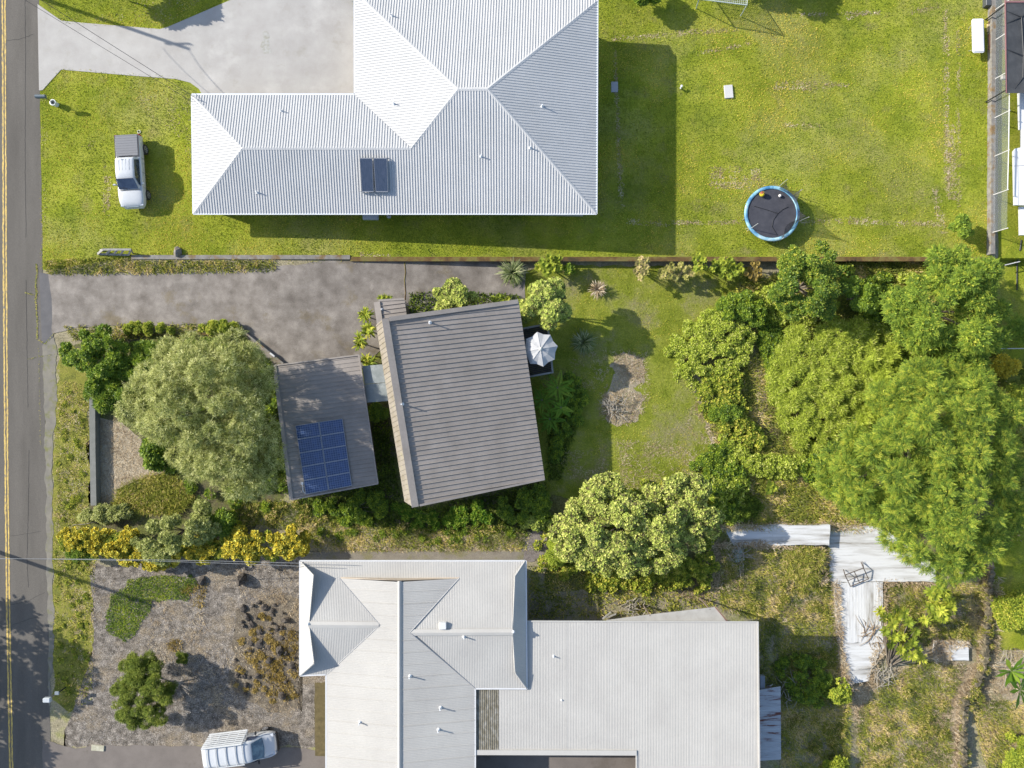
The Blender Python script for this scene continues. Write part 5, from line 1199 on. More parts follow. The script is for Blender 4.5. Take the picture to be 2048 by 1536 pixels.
tree('shrub', 'leafy bush peeping from the shade at the right edge', 'shrub', 2040, 660, 26, 30, .4, 1.8, 7, [(fd, dict(n=300, fl=.5, pairs=7, ll=.16, lw=.05))], LM['ferny'], r=.04, rs=.42, part='foliage')
mass('shrub', 'dense green bush on top of the vine covered mound', 'shrub', [(1425, 610), (1460, 590), (1500, 585), (1530, 600), (1528, 650), (1495, 668), (1450, 650)], 0.2, 1.8, 22, 0.42, [(fo, dict(n=1500, ll=.16, lw=.08, k=7, tilt=.7, cc=.4))], LM['hib'], tr=0.05, part='foliage')
mass('shrub', 'vine covered mound at the edge of the back lawn', 'shrub', [(1328, 695), (1370, 640), (1430, 616), (1480, 600), (1525, 620), (1505, 680), (1492, 730), (1420, 790), (1350, 765)], 0.05, 1.1, 110, 0.36, [(fo, dict(n=2600, ll=.15, lw=.07, k=6, tilt=.8, cvar=.2, cc=.5)), (fr, dict(n=5500, ll=.14, lw=.06, k=4, cvar=.35))], LM['bamboo'], tr=0.04, part='foliage')
mass('shrub', 'lower end of the vine mound beside the grassy trench', 'shrub', [(1385, 780), (1430, 740), (1492, 735), (1500, 830), (1545, 905), (1505, 900), (1435, 865), (1400, 820)], 0.05, 1.0, 70, 0.36, [(fo, dict(n=2400, ll=.18, lw=.08, k=6, tilt=.8, cvar=.2, cc=.5))], LM['limey'], tr=0.04, part='foliage')
tree('shrub', 'fresh green low bush below the vine mound', 'shrub', 1452, 826, 34, 26, .1, 1.2, 9, [(fr, dict(n=2600, ll=.16, lw=.07, k=4))], LM['hib'], r=.04, rs=.42, part='foliage')
mass('thicket_shrub', 'dense thicket of long bamboo like blades left of the feathery tree', 'shrub', [(1538, 730), (1580, 660), (1660, 636), (1735, 645), (1760, 700), (1775, 735), (1745, 800), (1700, 870), (1645, 905), (1590, 895), (1550, 830), (1528, 780)], 0.2, 1.7, 190, 0.38, [(fo, dict(n=9500, ll=.36, lw=.042, k=7, tilt=.6, cvar=.22, cc=.4))], LM['bamboo'], tr=0.05, part='foliage')
mass('shrub', 'yellow green thicket above the largest feathery tree', 'shrub', [(1700, 655), (1780, 690), (1850, 725), (1800, 790), (1760, 850), (1700, 870), (1730, 780)], 0.3, 2.3, 24, 0.55, [(fd, dict(n=1500, fl=.55, pairs=7, ll=.17, lw=.06, cc=.4)), (fo, dict(n=900, ll=.3, lw=.05, k=7))], LM['bamboo'], tr=0.05, part='foliage')
tree('shrub', 'light green low bush at the left end of the pale leaved tree', 'shrub', 1070, 1046, 30, 16, .1, 1.0, 7, [(fo, dict(n=420, ll=.18, lw=.1, k=6))], LM['pale'], r=.03, rs=.45, part='foliage')
tree('shrub', 'row of low weeds along the upper side of the lower driveway kerb', 'shrub', 440, 655, 46, 12, .1, .9, 9, [(fr, dict(n=2400, ll=.15, lw=.06, k=4))], LM['limey'], r=.03, rs=.5, part='foliage')
tree('shrub', 'low leafy weeds right of the driveway bush', 'shrub', 292, 657, 60, 11, .1, .7, 10, [(fr, dict(n=2600, ll=.15, lw=.06, k=4))], LM['limey'], r=.03, rs=.5, part='foliage')

mass('shrub', 'green bush below the corner of the carport', 'shrub', [(610, 1000), (700, 985), (760, 975), (790, 1005), (760, 1045), (700, 1050), (630, 1030)], 0.0, .6, 34, 0.32, [(fo, dict(n=1700, ll=.2, lw=.07, k=6, tilt=.8, cc=.5))], LM['hib'], tr=0.03, part='foliage')
mass('shrub', 'tangle of green plants under the lower edge of the brown roof', 'shrub', [(775, 1000), (830, 1022), (900, 1018), (960, 1000), (990, 1040), (900, 1060), (820, 1055)], 0.0, .5, 30, 0.3, [(fo, dict(n=1500, ll=.2, lw=.08, k=6, tilt=.8, cc=.5))], LM['fern'], tr=0.03, part='foliage')
mass('shrub', 'shaded bushes between the brown roof and the pale leaved tree', 'shrub', [(980, 1000), (1090, 970), (1110, 1010), (1090, 1050), (1000, 1050)], 0.05, 1.1, 26, 0.4, [(fo, dict(n=1500, ll=.2, lw=.07, k=6, tilt=.8, cc=.5))], LM['hib'], tr=0.03, part='foliage')

mass('shrub', 'dark green shrub right of the tree fern', 'shrub', [(1130, 745), (1165, 765), (1178, 810), (1160, 860), (1135, 870), (1112, 935), (1095, 935), (1100, 850)], 0.05, 1.0, 28, 0.36, [(fo, dict(n=1500, ll=.2, lw=.06, k=6, tilt=.8, cc=.5))], LM['hib'], tr=0.03, part='foliage')
tree('shrub', 'small green bush at the corner of the yellow hedge by the road', 'shrub', 160, 1103, 26, 20, .2, 1.6, 7, [(fo, dict(n=600, ll=.17, lw=.07, k=7))], LM['hib'], r=.04, rs=.42, part='foliage')
tree('shrub', 'green bush hidden between silvery bush and willowy tree', 'shrub', 432, 1040, 40, 34, .2, 2.0, 9, [(fr, dict(n=2800, ll=.17, lw=.08, k=4))], LM['hib'], r=.04, rs=.42, part='foliage')
tree('shrub', 'low brush below the lower end of the grey garden wall', 'shrub', 210, 1028, 62, 18, .1, .9, 11, [(fr, dict(n=3000, ll=.18, lw=.05, k=4, cvar=.3))], LM['willow'], r=.03, rs=.45, part='foliage')
mass('shrub', 'low leafy brush beneath the broad pale leaved tree', 'shrub', [(1100, 1100), (1180, 1120), (1380, 1110), (1440, 1130), (1400, 1165), (1300, 1182), (1180, 1170)], 0.05, 1.0, 50, 0.42, [(fo, dict(n=2800, ll=.2, lw=.07, k=6, tilt=.8, cc=.5))], LM['limey'], tr=0.03, part='foliage')
mass('shrub', 'olive brush tuft on the dry slope left of the white walkway', 'shrub', [(1560, 1110), (1600, 1090), (1645, 1095), (1648, 1150), (1610, 1165), (1570, 1145)], 0.0, 0.45, 26, 0.26, [(fr, dict(n=2200, ll=.36, lw=.03, k=3, spread=.6, cvar=.3))], LM['weed'], tr=0.03, part='foliage')
mass('shrub', 'shaded green bush right of the flat white roof', 'shrub', [(1545, 1330), (1600, 1300), (1650, 1320), (1665, 1370), (1640, 1420), (1590, 1400)], 0.05, 0.9, 36, 0.34, [(fo, dict(n=1500, ll=.2, lw=.06, k=6, tilt=.8, cc=.5))], LM['hib'], tr=0.03, part='foliage')
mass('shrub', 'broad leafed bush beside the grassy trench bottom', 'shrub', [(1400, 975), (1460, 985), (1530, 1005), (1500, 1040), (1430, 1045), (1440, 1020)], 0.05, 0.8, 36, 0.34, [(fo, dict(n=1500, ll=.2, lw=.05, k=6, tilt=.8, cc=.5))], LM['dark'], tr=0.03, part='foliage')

# yellow hedge along the lower boundary
for i, (p, q, a, b, lb) in enumerate([(150, 1078, 36, 24, 'nearest the road'), (205, 1085, 32, 30, 'second from the road'), (250, 1092, 30, 34, 'left of the silvery bush'), (318, 1120, 34, 22, 'under the silvery bush'), (402, 1100, 34, 26, 'in the middle of the row'), (490, 1092, 40, 34, 'second from the right end'), (583, 1084, 36, 32, 'at the right end, rounded')]):
    tree('hedge_shrub', 'golden yellow hedge shrub %s' % lb, 'shrub', p, q, a * 1.1, b * 1.1, .3, 2.2 if i > 4 else 1.7, 20, [(fo, dict(n=900 if i < 5 else 1500, ll=.14, lw=.10, k=7, cc=.55, tilt=.7))], LM['yellow'], 'yellow hedge shrubs', r=.06, rs=.27, part='foliage')

# rosette shrubs under the retaining wall
def rosettes(name, label, cat, heads, h, ll, lw, m, group=None, k=15, tilt=.35, r=.025, layers=2, base=None, flower=None):
    g0 = heads[0]; b = P(sum(x[0] for x in heads) / len(heads), sum(x[1] for x in heads) / len(heads), float(zi(*g0[:2])) + h * .5); gz_ = zw(b.x, b.y)
    if base: bb = G(*base); b = Vector((bb.x, bb.y, 0)); gz_ = bb.z
    root = empty(name, (b.x, b.y, gz_), label, cat, group); L = Leaves(); mb = MB()
    for hd in heads:
        p, q = hd[:2]; hh = h * rng.uniform(.75, 1.15) if len(hd) < 3 else hd[2]; c = P(p, q, gz_ + hh); ax = unit(np.array([rng.normal(0, .25), rng.normal(0, .25), 1.0])); cl = rng.random()
        a = unit(np.cross(ax, [.3, .8, .1])); bb = np.cross(ax, a)
        for ly in range(layers):
            n = k; t = np.arange(n) * 2.4 + rng.random() * 6; tl = tilt * (.3 + 1.6 * ly) + rng.uniform(-.1, .1, n)
            d = unit(a * np.cos(t)[:, None] + bb * np.sin(t)[:, None] + ax * tl[:, None]); s = rng.uniform(.75, 1.1, n) * (1 - .3 * ly)
            L.quads(np.repeat(np.array(c)[None], n, 0) + ax * .05 * ly, d, ll * s, lw * s, np.repeat(ax[None], n, 0), .5 + (cl - .5) * .4 + rng.normal(0, .15, n), pos=.62, fold=.12)
        j = Vector((b.x, b.y, gz_)).lerp(c, .5) - up * .1
        mb.tube([Vector((b.x, b.y, gz_ - .1)), j, c], [r * 1.6, r * 1.2, r * .8], 6)
    L.build('foliage', m, root); mb.build('stem', BARK, root); return root
def cluster(p, q, a, b, n):
    out = []; 
    for i in range(n): d = math.sqrt((i + .5) / n); t = i * 2.4 + rng.random() * .5; out.append((p + a * d * math.cos(t), q + b * d * math.sin(t)))
    return out
rosettes('rosette_shrub', 'yellow green big leafed shrub next to the spiky plant below the wall', 'shrub', cluster(1098, 530, 24, 20, 11), 1.5, .42, .15, LM['limey'], 'leafy shrubs under the retaining wall')
rosettes('rosette_shrub', 'small green bushy shrub right of the first yellow green shrub', 'shrub', cluster(1137, 538, 11, 9, 9), 1.1, .25, .10, LM['hib'], 'leafy shrubs under the retaining wall')
rosettes('rosette_shrub', 'cream and pink leafed shrub, leftmost of the pair on the wall', 'shrub', cluster(1283, 535, 15, 22, 12), 1.6, .30, .12, LM['pinky'], 'leafy shrubs under the retaining wall')
rosettes('rosette_shrub', 'cream and pink leafed shrub, broad one in the middle of the wall', 'shrub', cluster(1352, 545, 36, 17, 24), 1.6, .30, .12, LM['pinky'], 'leafy shrubs under the retaining wall')
rosettes('rosette_shrub', 'bare stemmed yellow green shrub reaching over the wall', 'shrub', cluster(1398, 525, 14, 18, 9), 1.8, .30, .11, LM['limey'], 'leafy shrubs under the retaining wall')
rosettes('rosette_shrub', 'dense yellow green shrub at the wall near the trampoline', 'shrub', cluster(1454, 536, 32, 19, 26), 1.5, .32, .12, LM['limey'], 'leafy shrubs under the retaining wall')
rosettes('rosette_shrub', 'dry mixed shrub between wall shrubs and the glossy tree', 'shrub', cluster(1508, 542, 18, 18, 12), 1.1, .26, .1, LM['orange'], 'leafy shrubs under the retaining wall')
rosettes('rosette_shrub', 'small yellow green shrub behind the brown roof top edge', 'shrub', cluster(1000, 600, 22, 8, 9), 1.6, .3, .11, LM['limey'], 'leafy shrubs under the retaining wall')
# yellow tipped branching plants lower right
rosettes('frangipani', 'yellow tipped branching shrub, upper right one beyond the walkway', 'shrub', [(1862, 1185), (1878, 1175), (1890, 1190), (1868, 1205), (1894, 1208), (1880, 1222), (1866, 1232), (1858, 1215), (1887, 1236), (1900, 1200), (1872, 1190), (1850, 1240), (1884, 1180), (1876, 1212), (1892, 1225), (1902, 1215)], 2.2, .58, .15, LM['limey'], 'yellow tipped shrubs by the white walkway', k=14, r=.04)
rosettes('frangipani', 'yellow tipped branching shrub, lower left one leaning over the walkway', 'shrub', [(1760, 1222), (1775, 1235), (1790, 1220), (1808, 1225), (1785, 1250), (1802, 1272), (1825, 1285), (1780, 1288), (1800, 1300), (1830, 1262), (1812, 1310), (1835, 1300), (1770, 1262), (1795, 1236), (1842, 1315), (1765, 1235), (1818, 1245), (1790, 1275), (1812, 1292), (1826, 1310)], 2.0, .55, .15, LM['limey'], 'yellow tipped shrubs by the white walkway', k=14, r=.04, base=(1778, 1335))
# dracaenas beside the brown house
for p, q, hh, lb in ((733, 632, 1.2, 'top'), (738, 662, 1.3, 'second'), (722, 686, 1.0, 'third'), (748, 712, 1.1, 'bottom')):
    z = float(zi(p, q)); c = P(p, q, z + hh); root = empty('dracaena', (c.x, c.y, zw(c.x, c.y)), 'yellow striped strap leafed plant by the brown house, %s one of the row' % lb, 'plant', 'strap leafed plants beside the brown house')
    L = Leaves()
    for k in range(4 if lb != 'bottom' else 3): f_strap(L, (c.x + rng.normal(0, .22), c.y + rng.normal(0, .22), c.z), 26, .62, .09, 1.3, .28, (.0, 1.2), .04)
    L.build('foliage', LM['limey'], root); mb = MB(); mb.tube([Vector((c.x, c.y, zw(c.x, c.y) - .1)), c], .05, 7); mb.build('stem', BARK, root)
rosettes('rosette_shrub', 'small yellow striped plant at the top end of the entry roof', 'plant', [(762, 596), (770, 594), (778, 597)], .9, .34, .08, LM['limey'], 'strap leafed plants beside the brown house')
rosettes('rosette_shrub', 'pale leafed small plants in the dark gap above the walkway roof', 'plant', [(727, 722), (735, 718), (731, 728)], .5, .26, .07, LM['limey'], 'strap leafed plants beside the brown house')
# spiky plants
for p, q, n, ll, lw, m, lb, nm in ((1024, 546, 230, 1.25, .05, 'strap', 'grey green spiky strap plant at the end of the old driveway', 'yucca'), (1165, 685, 210, 1.15, .04, 'strap', 'dark spiky strap plant standing in the shade of the back lawn', 'yucca'), (1194, 580, 90, .75, .05, 'straw', 'small dry spiky plant with brown leaves on the back lawn', 'bromeliad')):
    c = G(p, q, .25); root = empty(nm, G(p, q), lb, 'plant'); L = Leaves(); f_strap(L, c, n, ll, lw, 1.3, .3, (.05, 1.45), .18); f_strap(L, c + Vector((.2, .1, 0)), n // 2, ll * .8, lw, 1.2, .25, (.1, 1.3), .18)
    L.build('foliage', LM[m], root); mb = MB(); mb.tube([G(p, q, -.1), c], .09, 7); mb.build('stem', BARK, root)
# tree ferns behind the brown house
def fern(p, q, h, fl, n, label, m=LM['fern'], az=None):
    c = P(p, q, float(zi(p, q)) + h); g = zw(c.x, c.y); root = empty('tree_fern', (c.x, c.y, g), label, 'fern', 'tree ferns behind the brown house'); L = Leaves()
    for i in range(n):
        t = 6.283 * i / n + rng.normal(0, .15) if az is None else az[i]; d = unit(np.array([math.cos(t), math.sin(t), .45])); pp = np.array(c); pr = 15; cl = rng.normal(.5, .2)
        for j in range(pr):
            pp = pp + d * fl / pr; d = unit(d + np.array([0, 0, -.075])); side = unit(np.cross(d, [0, 0, 1.0])); nrm = np.cross(side, d); w = .34 * fl * (1.15 - j / pr) * min(1, .3 + j * .25) * .8
            for s in (-1, 1): L.quads(pp[None], unit(side * s + d * .5 - nrm * .1)[None], w, .085, nrm[None], cl + rng.normal(0, .06))
    L.build('foliage', m, root); mb = MB(); mb.tube([Vector((c.x, c.y, g - .1)), c], [.1, .07], 8); mb.build('stem', BARK, root)
fern(1115, 775, 1.7, 1.35, 9, 'tree fern with sunlit yellow fronds behind the brown house')
fern(1084, 800, 1.2, 1.25, 8, 'shaded tree fern close to the brown roof edge')
fern(1100, 838, 1.0, 1.2, 8, 'shaded tree fern below the sunlit one')
fern(1122, 815, 1.7, 1.0, 7, 'small tree fern with pale fronds under the sunlit one')
# banana like plant, big yellow leaved weed
rosettes('banana_plant', 'broad leafed banana like plant at the right edge', 'plant', [(2022, 1342), (2040, 1380)], 1.6, 1.5, .38, LM['fern'], k=8, tilt=.25, r=.07)
rosettes('broad_leaf_weed', 'bright yellow green broad leafed weed beside the grassy trench', 'plant', [(1541, 968), (1548, 976), (1537, 982)], .7, .42, .36, LM['limey'], k=5, tilt=.2)
# dead branches
def sticks(p, q, n, spread, ll, label, m):
    mb = MB(); c = G(p, q, .1)
    for i in range(n):
        a = rng.uniform(0, 6.28); s = c + Vector((rng.normal(0, spread), rng.normal(0, spread), .05 + rng.random() * .3)); e = s + Vector((math.cos(a), math.sin(a), rng.uniform(-.1, .25))) * ll * rng.uniform(.5, 1.2); mb.tube([s, s.lerp(e, .5) + Vector((rng.normal(0, .06), rng.normal(0, .06), .05)), e], [.03, .022, .008], 5)
    o = mb.build('branch_pile', m); return tag(o, label, 'branches')
DEAD = flat('bleached wood', (.30, .27, .22), .9)
sticks(1228, 812, 50, .35, .7, 'heap of grey cut branches on the shadow edge of the back lawn', DEAD)
sticks(1735, 1265, 28, .45, 1.1, 'fallen brown fronds across the narrow white walkway', flat('brown fronds', (.22, .15, .08), .9))
sticks(1765, 1345, 34, .5, 1.3, 'pale dead stems heaped at the foot of the leaning yellow shrub', DEAD)
sticks(1700, 1362, 20, .3, .6, 'bleached twigs around the small yellow green bush', DEAD)
sticks(2010, 1330, 22, .35, 1.1, 'dry palm litter next to the banana like plant', DEAD)
mb = MB(); mb.tube([G(p, q, .04) for p, q in ((145, 1050), (170, 1048), (200, 1042), (232, 1036))], .025, 5); tag(mb.build('fallen_branch', DEAD), 'long thin fallen branch above the yellow hedge', 'branches')

# trees standing outside the frame whose shade falls into it
tree('tree', 'tall tree beyond the road whose shade covers the lower road', 'tree', -385, 1300, 125, 122, 4.0, 8.2, 26, [(fr, dict(n=1500, ll=.45, lw=.22, k=3)),], LM['green'], r=.3, rs=.16)
tree('tree', 'spreading tree beyond the road at the lower corner', 'tree', -345, 1480, 105, 95, 3.0, 6.5, 18, [(fr, dict(n=1200, ll=.45, lw=.22, k=3)),], LM['green'], r=.3, rs=.19)
tree('tree', 'tree above the top edge shading the upper lawn', 'tree', 1470, -125, 75, 62, 1.5, 4.6, 14, [(fr, dict(n=2600, ll=.28, lw=.16, k=4)),], LM['green'], r=.15, rs=.3)
tree('shrub', 'dark shrub on the top edge left of the goal frame', 'shrub', 1285, -14, 40, 24, .3, 2.0, 9, [(fr, dict(n=2200, ll=.2, lw=.11, k=4)),], LM['hib'], r=.05, rs=.4, part='foliage')
tree('shrub', 'shrub beyond the top left corner', 'shrub', 262, -52, 42, 36, .6, 3.2, 8, [(fr, dict(n=1500, ll=.25, lw=.14, k=4)),], LM['hib'], r=.07, rs=.35, part='foliage')
tree('shrub', 'second shrub beyond the top left corner', 'shrub', 205, -40, 26, 26, 1.5, 3.0, 6, [(fr, dict(n=800, ll=.25, lw=.14, k=4)),], LM['hib'], r=.07, rs=.35, part='foliage')

# ------------------------------------------------------------ ground cover
def vnoise(x, y, sc, seed):
    r = np.random.default_rng(seed); g = r.random((64, 64)); x = x * sc; y = y * sc; xi = np.floor(x).astype(int); yi = np.floor(y).astype(int); fx = x - xi; fy = y - yi; fx = fx * fx * (3 - 2 * fx); fy = fy * fy * (3 - 2 * fy)
    a = g[yi % 64, xi % 64]; b = g[yi % 64, (xi + 1) % 64]; c = g[(yi + 1) % 64, xi % 64]; d = g[(yi + 1) % 64, (xi + 1) % 64]
    return (a * (1 - fx) + b * fx) * (1 - fy) + (c * (1 - fx) + d * fx) * fy
def scatter(name, label, polys, dens, ll, lw, m, cat='grass', el=(.3, 1.3), droop=.5, noise=None, cvar=.22, seg=0, cnoise=(.5, .3), lean=None, holes=(), zoff=0.0):
    L = Leaves(); tot = 0
    for poly in polys:
        a = np.array(poly, float); x0, y0 = a.min(0); x1, y1 = a.max(0)
        n = int((x1 - x0) * (y1 - y0) * S * S * dens); x = rng.uniform(x0, x1, n); y = rng.uniform(y0, y1, n); k = inpoly(poly, x, y)
        for hpoly in holes: k &= ~inpoly(hpoly, x, y)
        if noise: 
            v = .6 * vnoise(x, y, noise[0], noise[1]) + .4 * vnoise(x, y, noise[0] * 3.1, noise[1] + 1); k &= rng.random(n) < np.clip((v - noise[2]) * noise[3], 0, 1)
        x = x[k]; y = y[k]; n = len(x)
        if not n: continue
        base = Parr(x, y, zi(x, y) + zoff); t = rng.random(n) * 6.283; e = rng.uniform(el[0], el[1], n)
        d = np.stack([np.cos(t) * np.cos(e), np.sin(t) * np.cos(e), np.sin(e)], -1)
        if lean is not None: d = unit(d + np.array(lean))
        c = .5 + (vnoise(x, y, cnoise[0] / 10, 77) - .5) * cnoise[1] * 2 + rng.normal(0, cvar, n)
        sc = rng.uniform(.55, 1.2, n)
        if seg: L.strips(base, d, ll * sc, lw, c, droop, seg)
        else: L.quads(base, d, ll * sc, lw * sc, unit(rdir(n) * .4 + [0, 0, 1.0]), c, pos=.4)
        tot += n
    o = L.build(name, m); tag(o, label, cat, kind='stuff'); return o
HOUSE1 = [(384, 190), (710, 190), (710, -30), (1194, -30), (1192, 427), (387, 427)]
DRV = [(75, -5), (130, 48), (320, 60), (458, 1), (700, -30), (720, 190), (410, 195), (352, 154), (122, 136), (82, 182)]
scatter('lawn_grass', 'short mown grass of the big upper lawn', [[(82, 150), (82, 535), (100, 540), (250, 516), (262, 510), (700, 511), (1984, 512), (1984, -20), (82, -20)]], 170, .12, .042, LM['turf'], el=(.15, 1.2), holes=[HOUSE1, DRV], cvar=.26, cnoise=(.16, .6))
scatter('lawn_grass', 'mown grass of the back lawn and right lawn', [[(1100, 530), (1500, 535), (1520, 590), (1410, 640), (1340, 690), (1400, 820), (1450, 950), (1250, 990), (1080, 980), (1060, 640), (1050, 560)], [(1996, 190), (1996, 505), (1990, 700), (2060, 700), (2060, 190)], [(1984, 1080), (1980, 1320), (2060, 1330), (2060, 1080)]], 150, .10, .035, LM['turf'], el=(.15, 1.2), cvar=.25, cnoise=(.3, .4))
MOW = []
def line(p0, q0, p1, q1, w): MOW.append([(p0, q0 - w), (p1, q1 - w), (p1, q1 + w), (p0, q0 + w)] if abs(p1 - p0) > abs(q1 - q0) else [(p0 - w, q0), (p0 + w, q0), (p1 + w, q1), (p1 - w, q1)])
line(1350, 66, 1475, 60, 4); line(1225, 78, 1360, 68, 4); line(1256, 443, 1345, 450, 4); line(1345, 446, 1480, 444, 4); line(1600, 444, 1750, 440, 5); line(1890, 20, 1893, 380, 5); line(1870, 380, 1885, 470, 7); line(1230, 100, 1238, 330, 3); line(215, 330, 212, 430, 7); line(1545, 176, 1650, 178, 3); line(1420, 345, 1520, 350, 12); line(1420, 370, 1530, 372, 7); line(1820, 25, 1880, 12, 4); line(720, 510, 780, 512, 3); line(1690, 40, 1740, 20, 3); line(1550, 165, 1700, 172, 3); line(1600, 30, 1760, 26, 3); line(1915, 60, 1917, 420, 3); line(1900, 250, 1903, 400, 9); line(1700, 444, 1880, 448, 4); line(1390, 108, 1500, 88, 3); line(1560, 250, 1640, 252, 3); line(1240, 330, 1243, 420, 4)
scatter('grass_clippings', 'dry tan clippings left in mowing lines on the lawn', MOW, 420, .18, .035, LM['straw'], el=(.05, .5), noise=(.10, 31, .34, 4))
scatter('grass_clippings', 'dry patches in the front lawn', [[(340, 160), (385, 200), (384, 290), (300, 240), (250, 175)], [(120, 250), (150, 250), (170, 290), (200, 270), (190, 300), (130, 290)], [(82, 190), (95, 190), (92, 540), (84, 540)], [(300, -10), (420, -10), (330, 52), (170, 42), (120, 30)], [(1970, 120), (1984, 120), (1984, 510), (1972, 510)], [(350, 210), (384, 280), (384, 330), (340, 240)]], 120, .14, .03, LM['straw'], el=(.05, .7), noise=(.05, 8, .40, 3))
scatter('weeds', 'low yellow green weeds on the roadside verge', [[(116, 760), (178, 770), (178, 1010), (190, 1130), (186, 1300), (186, 1400), (140, 1425), (110, 1390), (108, 1100), (112, 900)]], 150, .17, .05, LM['weed'], el=(.2, 1.2), noise=(.06, 12, .25, 3), cnoise=(.6, .5))
scatter('weeds', 'weedy strip between the boundary wall and the old driveway', [[(90, 520), (262, 512), (262, 520), (552, 520), (552, 541), (420, 545), (200, 548), (98, 548), (86, 530)]], 260, .28, .05, LM['weed'], el=(.3, 1.3), cnoise=(.8, .5), lean=(.1, -.4, 0))
scatter('weeds', 'weeds on the top of the planter beside the old driveway', [[(130, 652), (480, 645), (490, 672), (150, 680)]], 200, .3, .06, LM['weed'], el=(.3, 1.3), noise=(.08, 22, .25, 3))
scatter('ground_cover', 'bright green creeping cover at the top of the gravel lot', [jag([(262, 1160), (300, 1148), (345, 1150), (385, 1150), (395, 1170), (372, 1200), (345, 1200), (300, 1200), (290, 1240), (270, 1270), (250, 1284), (215, 1262), (210, 1240), (225, 1190), (240, 1185)], 2, 6, 3)], 620, .16, .04, LM['ferny'], cat='ground cover', el=(.4, 1.4), cvar=.25)
BL = []
for p, q, r in ((575, 1300, 22), (545, 1340, 28), (560, 1370, 24), (585, 1270, 14), (400, 1180, 16), (375, 1180, 12), (350, 1290, 16), (505, 1310, 18), (590, 1340, 14), (400, 1205, 12)): BL.append([(p + r * math.cos(a) * (1 + .25 * math.sin(3 * a + p)), q + r * math.sin(a)) for a in np.linspace(0, 6.28, 14)[:-1]])
scatter('dry_weeds', 'tan and rusty weed clumps on the gravel lot', BL, 330, .26, .04, LM['orange'], cat='weeds', el=(.4, 1.4), noise=(.12, 5, .2, 3))
scatter('dry_grass', 'bleached grass tufts on the gravel lot', [[(290, 1210), (400, 1190), (420, 1260), (390, 1290), (330, 1330), (290, 1320), (300, 1260)], [(540, 1180), (570, 1185), (575, 1215), (548, 1215)], [(470, 1130), (600, 1130), (600, 1260), (480, 1200)], [(330, 1300), (480, 1290), (600, 1200), (600, 1420), (460, 1440), (380, 1380)]], 90, .3, .025, LM['straw'], el=(.1, 1.0), noise=(.05, 15, .38, 3), seg=2, droop=.8)
scatter('gravel', 'loose light pebbles over the gravel lot', [[(190, 1135), (600, 1130), (650, 1355), (630, 1480), (160, 1490), (150, 1420), (186, 1380)]], 260, .07, .07, LM['pebble'], cat='gravel', el=(0, .5), cvar=.35)
scatter('dry_grass', 'pale trampled straw behind the grey garden wall', [[(194, 838), (235, 842), (280, 880), (345, 945), (300, 965), (215, 1012), (194, 1012)]], 200, .26, .025, LM['straw'], el=(.05, .8), seg=2, droop=.6)
scatter('tall_grass', 'olive grass below the trampled straw', [[(240, 975), (300, 950), (350, 945), (390, 990), (360, 1030), (220, 1025)]], 320, .55, .035, LM['weed'], el=(.5, 1.4), seg=3, droop=1.0, cnoise=(.3, .25))
OV = [[(1420, 860), (1500, 640), (1560, 620), (1800, 640), (1700, 1000), (1760, 1060), (1420, 1055), (1400, 960)]]
scatter('tall_grass', 'long yellowing grass in and around the trench between the thickets', [[(1420, 850), (1470, 850), (1490, 700), (1500, 660), (1560, 640), (1580, 900), (1680, 930), (1700, 1000), (1760, 1062), (1430, 1056), (1450, 960)]], 200, .6, .04, LM['weed'], el=(.3, 1.3), seg=3, droop=1.3, noise=(.03, 9, .15, 3), cnoise=(.5, .5))
scatter('dry_grass', 'straw coloured path through the thickets', [[(1492, 640), (1560, 640), (1545, 700), (1530, 760), (1545, 850), (1575, 905), (1545, 910), (1515, 840), (1500, 740)]], 200, .35, .035, LM['straw'], el=(.1, 1.0), seg=2)
scatter('tall_grass', 'olive and tan brush on the overgrown lower right lot', [[(1440, 1092), (1655, 1092), (1672, 1290), (1700, 1380), (1700, 1560), (1560, 1560), (1560, 1380), (1520, 1370), (1516, 1242), (1440, 1215)], [(1765, 1165), (1975, 1165), (1972, 1300), (1945, 1290), (1860, 1270), (1800, 1300), (1766, 1280)], [(1750, 1380), (1830, 1320), (1930, 1330), (1900, 1400), (1900, 1560), (1710, 1560), (1715, 1420)], [(1940, 1400), (2060, 1400), (2060, 1560), (1975, 1560)]], 170, .45, .035, LM['weed'], el=(.3, 1.2), seg=3, droop=1.1, noise=(.035, 41, .12, 3), cnoise=(.35, .6), lean=(.25, -.25, 0))
scatter('dry_grass', 'bleached straw between the brush on the lower right lot', [[(1430, 1092), (1655, 1092), (1680, 1290), (1516, 1242), (1440, 1215), (1380, 1190)], [(1690, 1360), (1860, 1320), (1970, 1320), (1940, 1400), (1925, 1560), (1730, 1560)], [(1765, 1165), (1975, 1165), (1975, 1350), (1766, 1290)], [(1960, 1300), (2060, 1300), (2060, 1500), (1960, 1500)]], 230, .4, .03, LM['straw'], el=(.05, .9), seg=2, droop=.8, noise=(.035, 51, .42, 4), lean=(.2, -.2, 0))
scatter('weeds', 'green weeds under the upper edge of the white roof', [[(1060, 1130), (1450, 1180), (1480, 1200), (1430, 1213), (1220, 1232), (1060, 1236)]], 200, .26, .06, LM['weed'], el=(.2, 1.2), noise=(.06, 61, .25, 3))
scatter('tall_grass', 'dry and green strip between the two lower properties', [[(470, 1010), (560, 1000), (700, 1030), (800, 1060), (1000, 1058), (1060, 1060), (1050, 1100), (640, 1102), (600, 1060), (480, 1050)]], 200, .32, .04, LM['weed'], el=(.2, 1.2), seg=2, noise=(.04, 71, .15, 3), cnoise=(.5, .6))
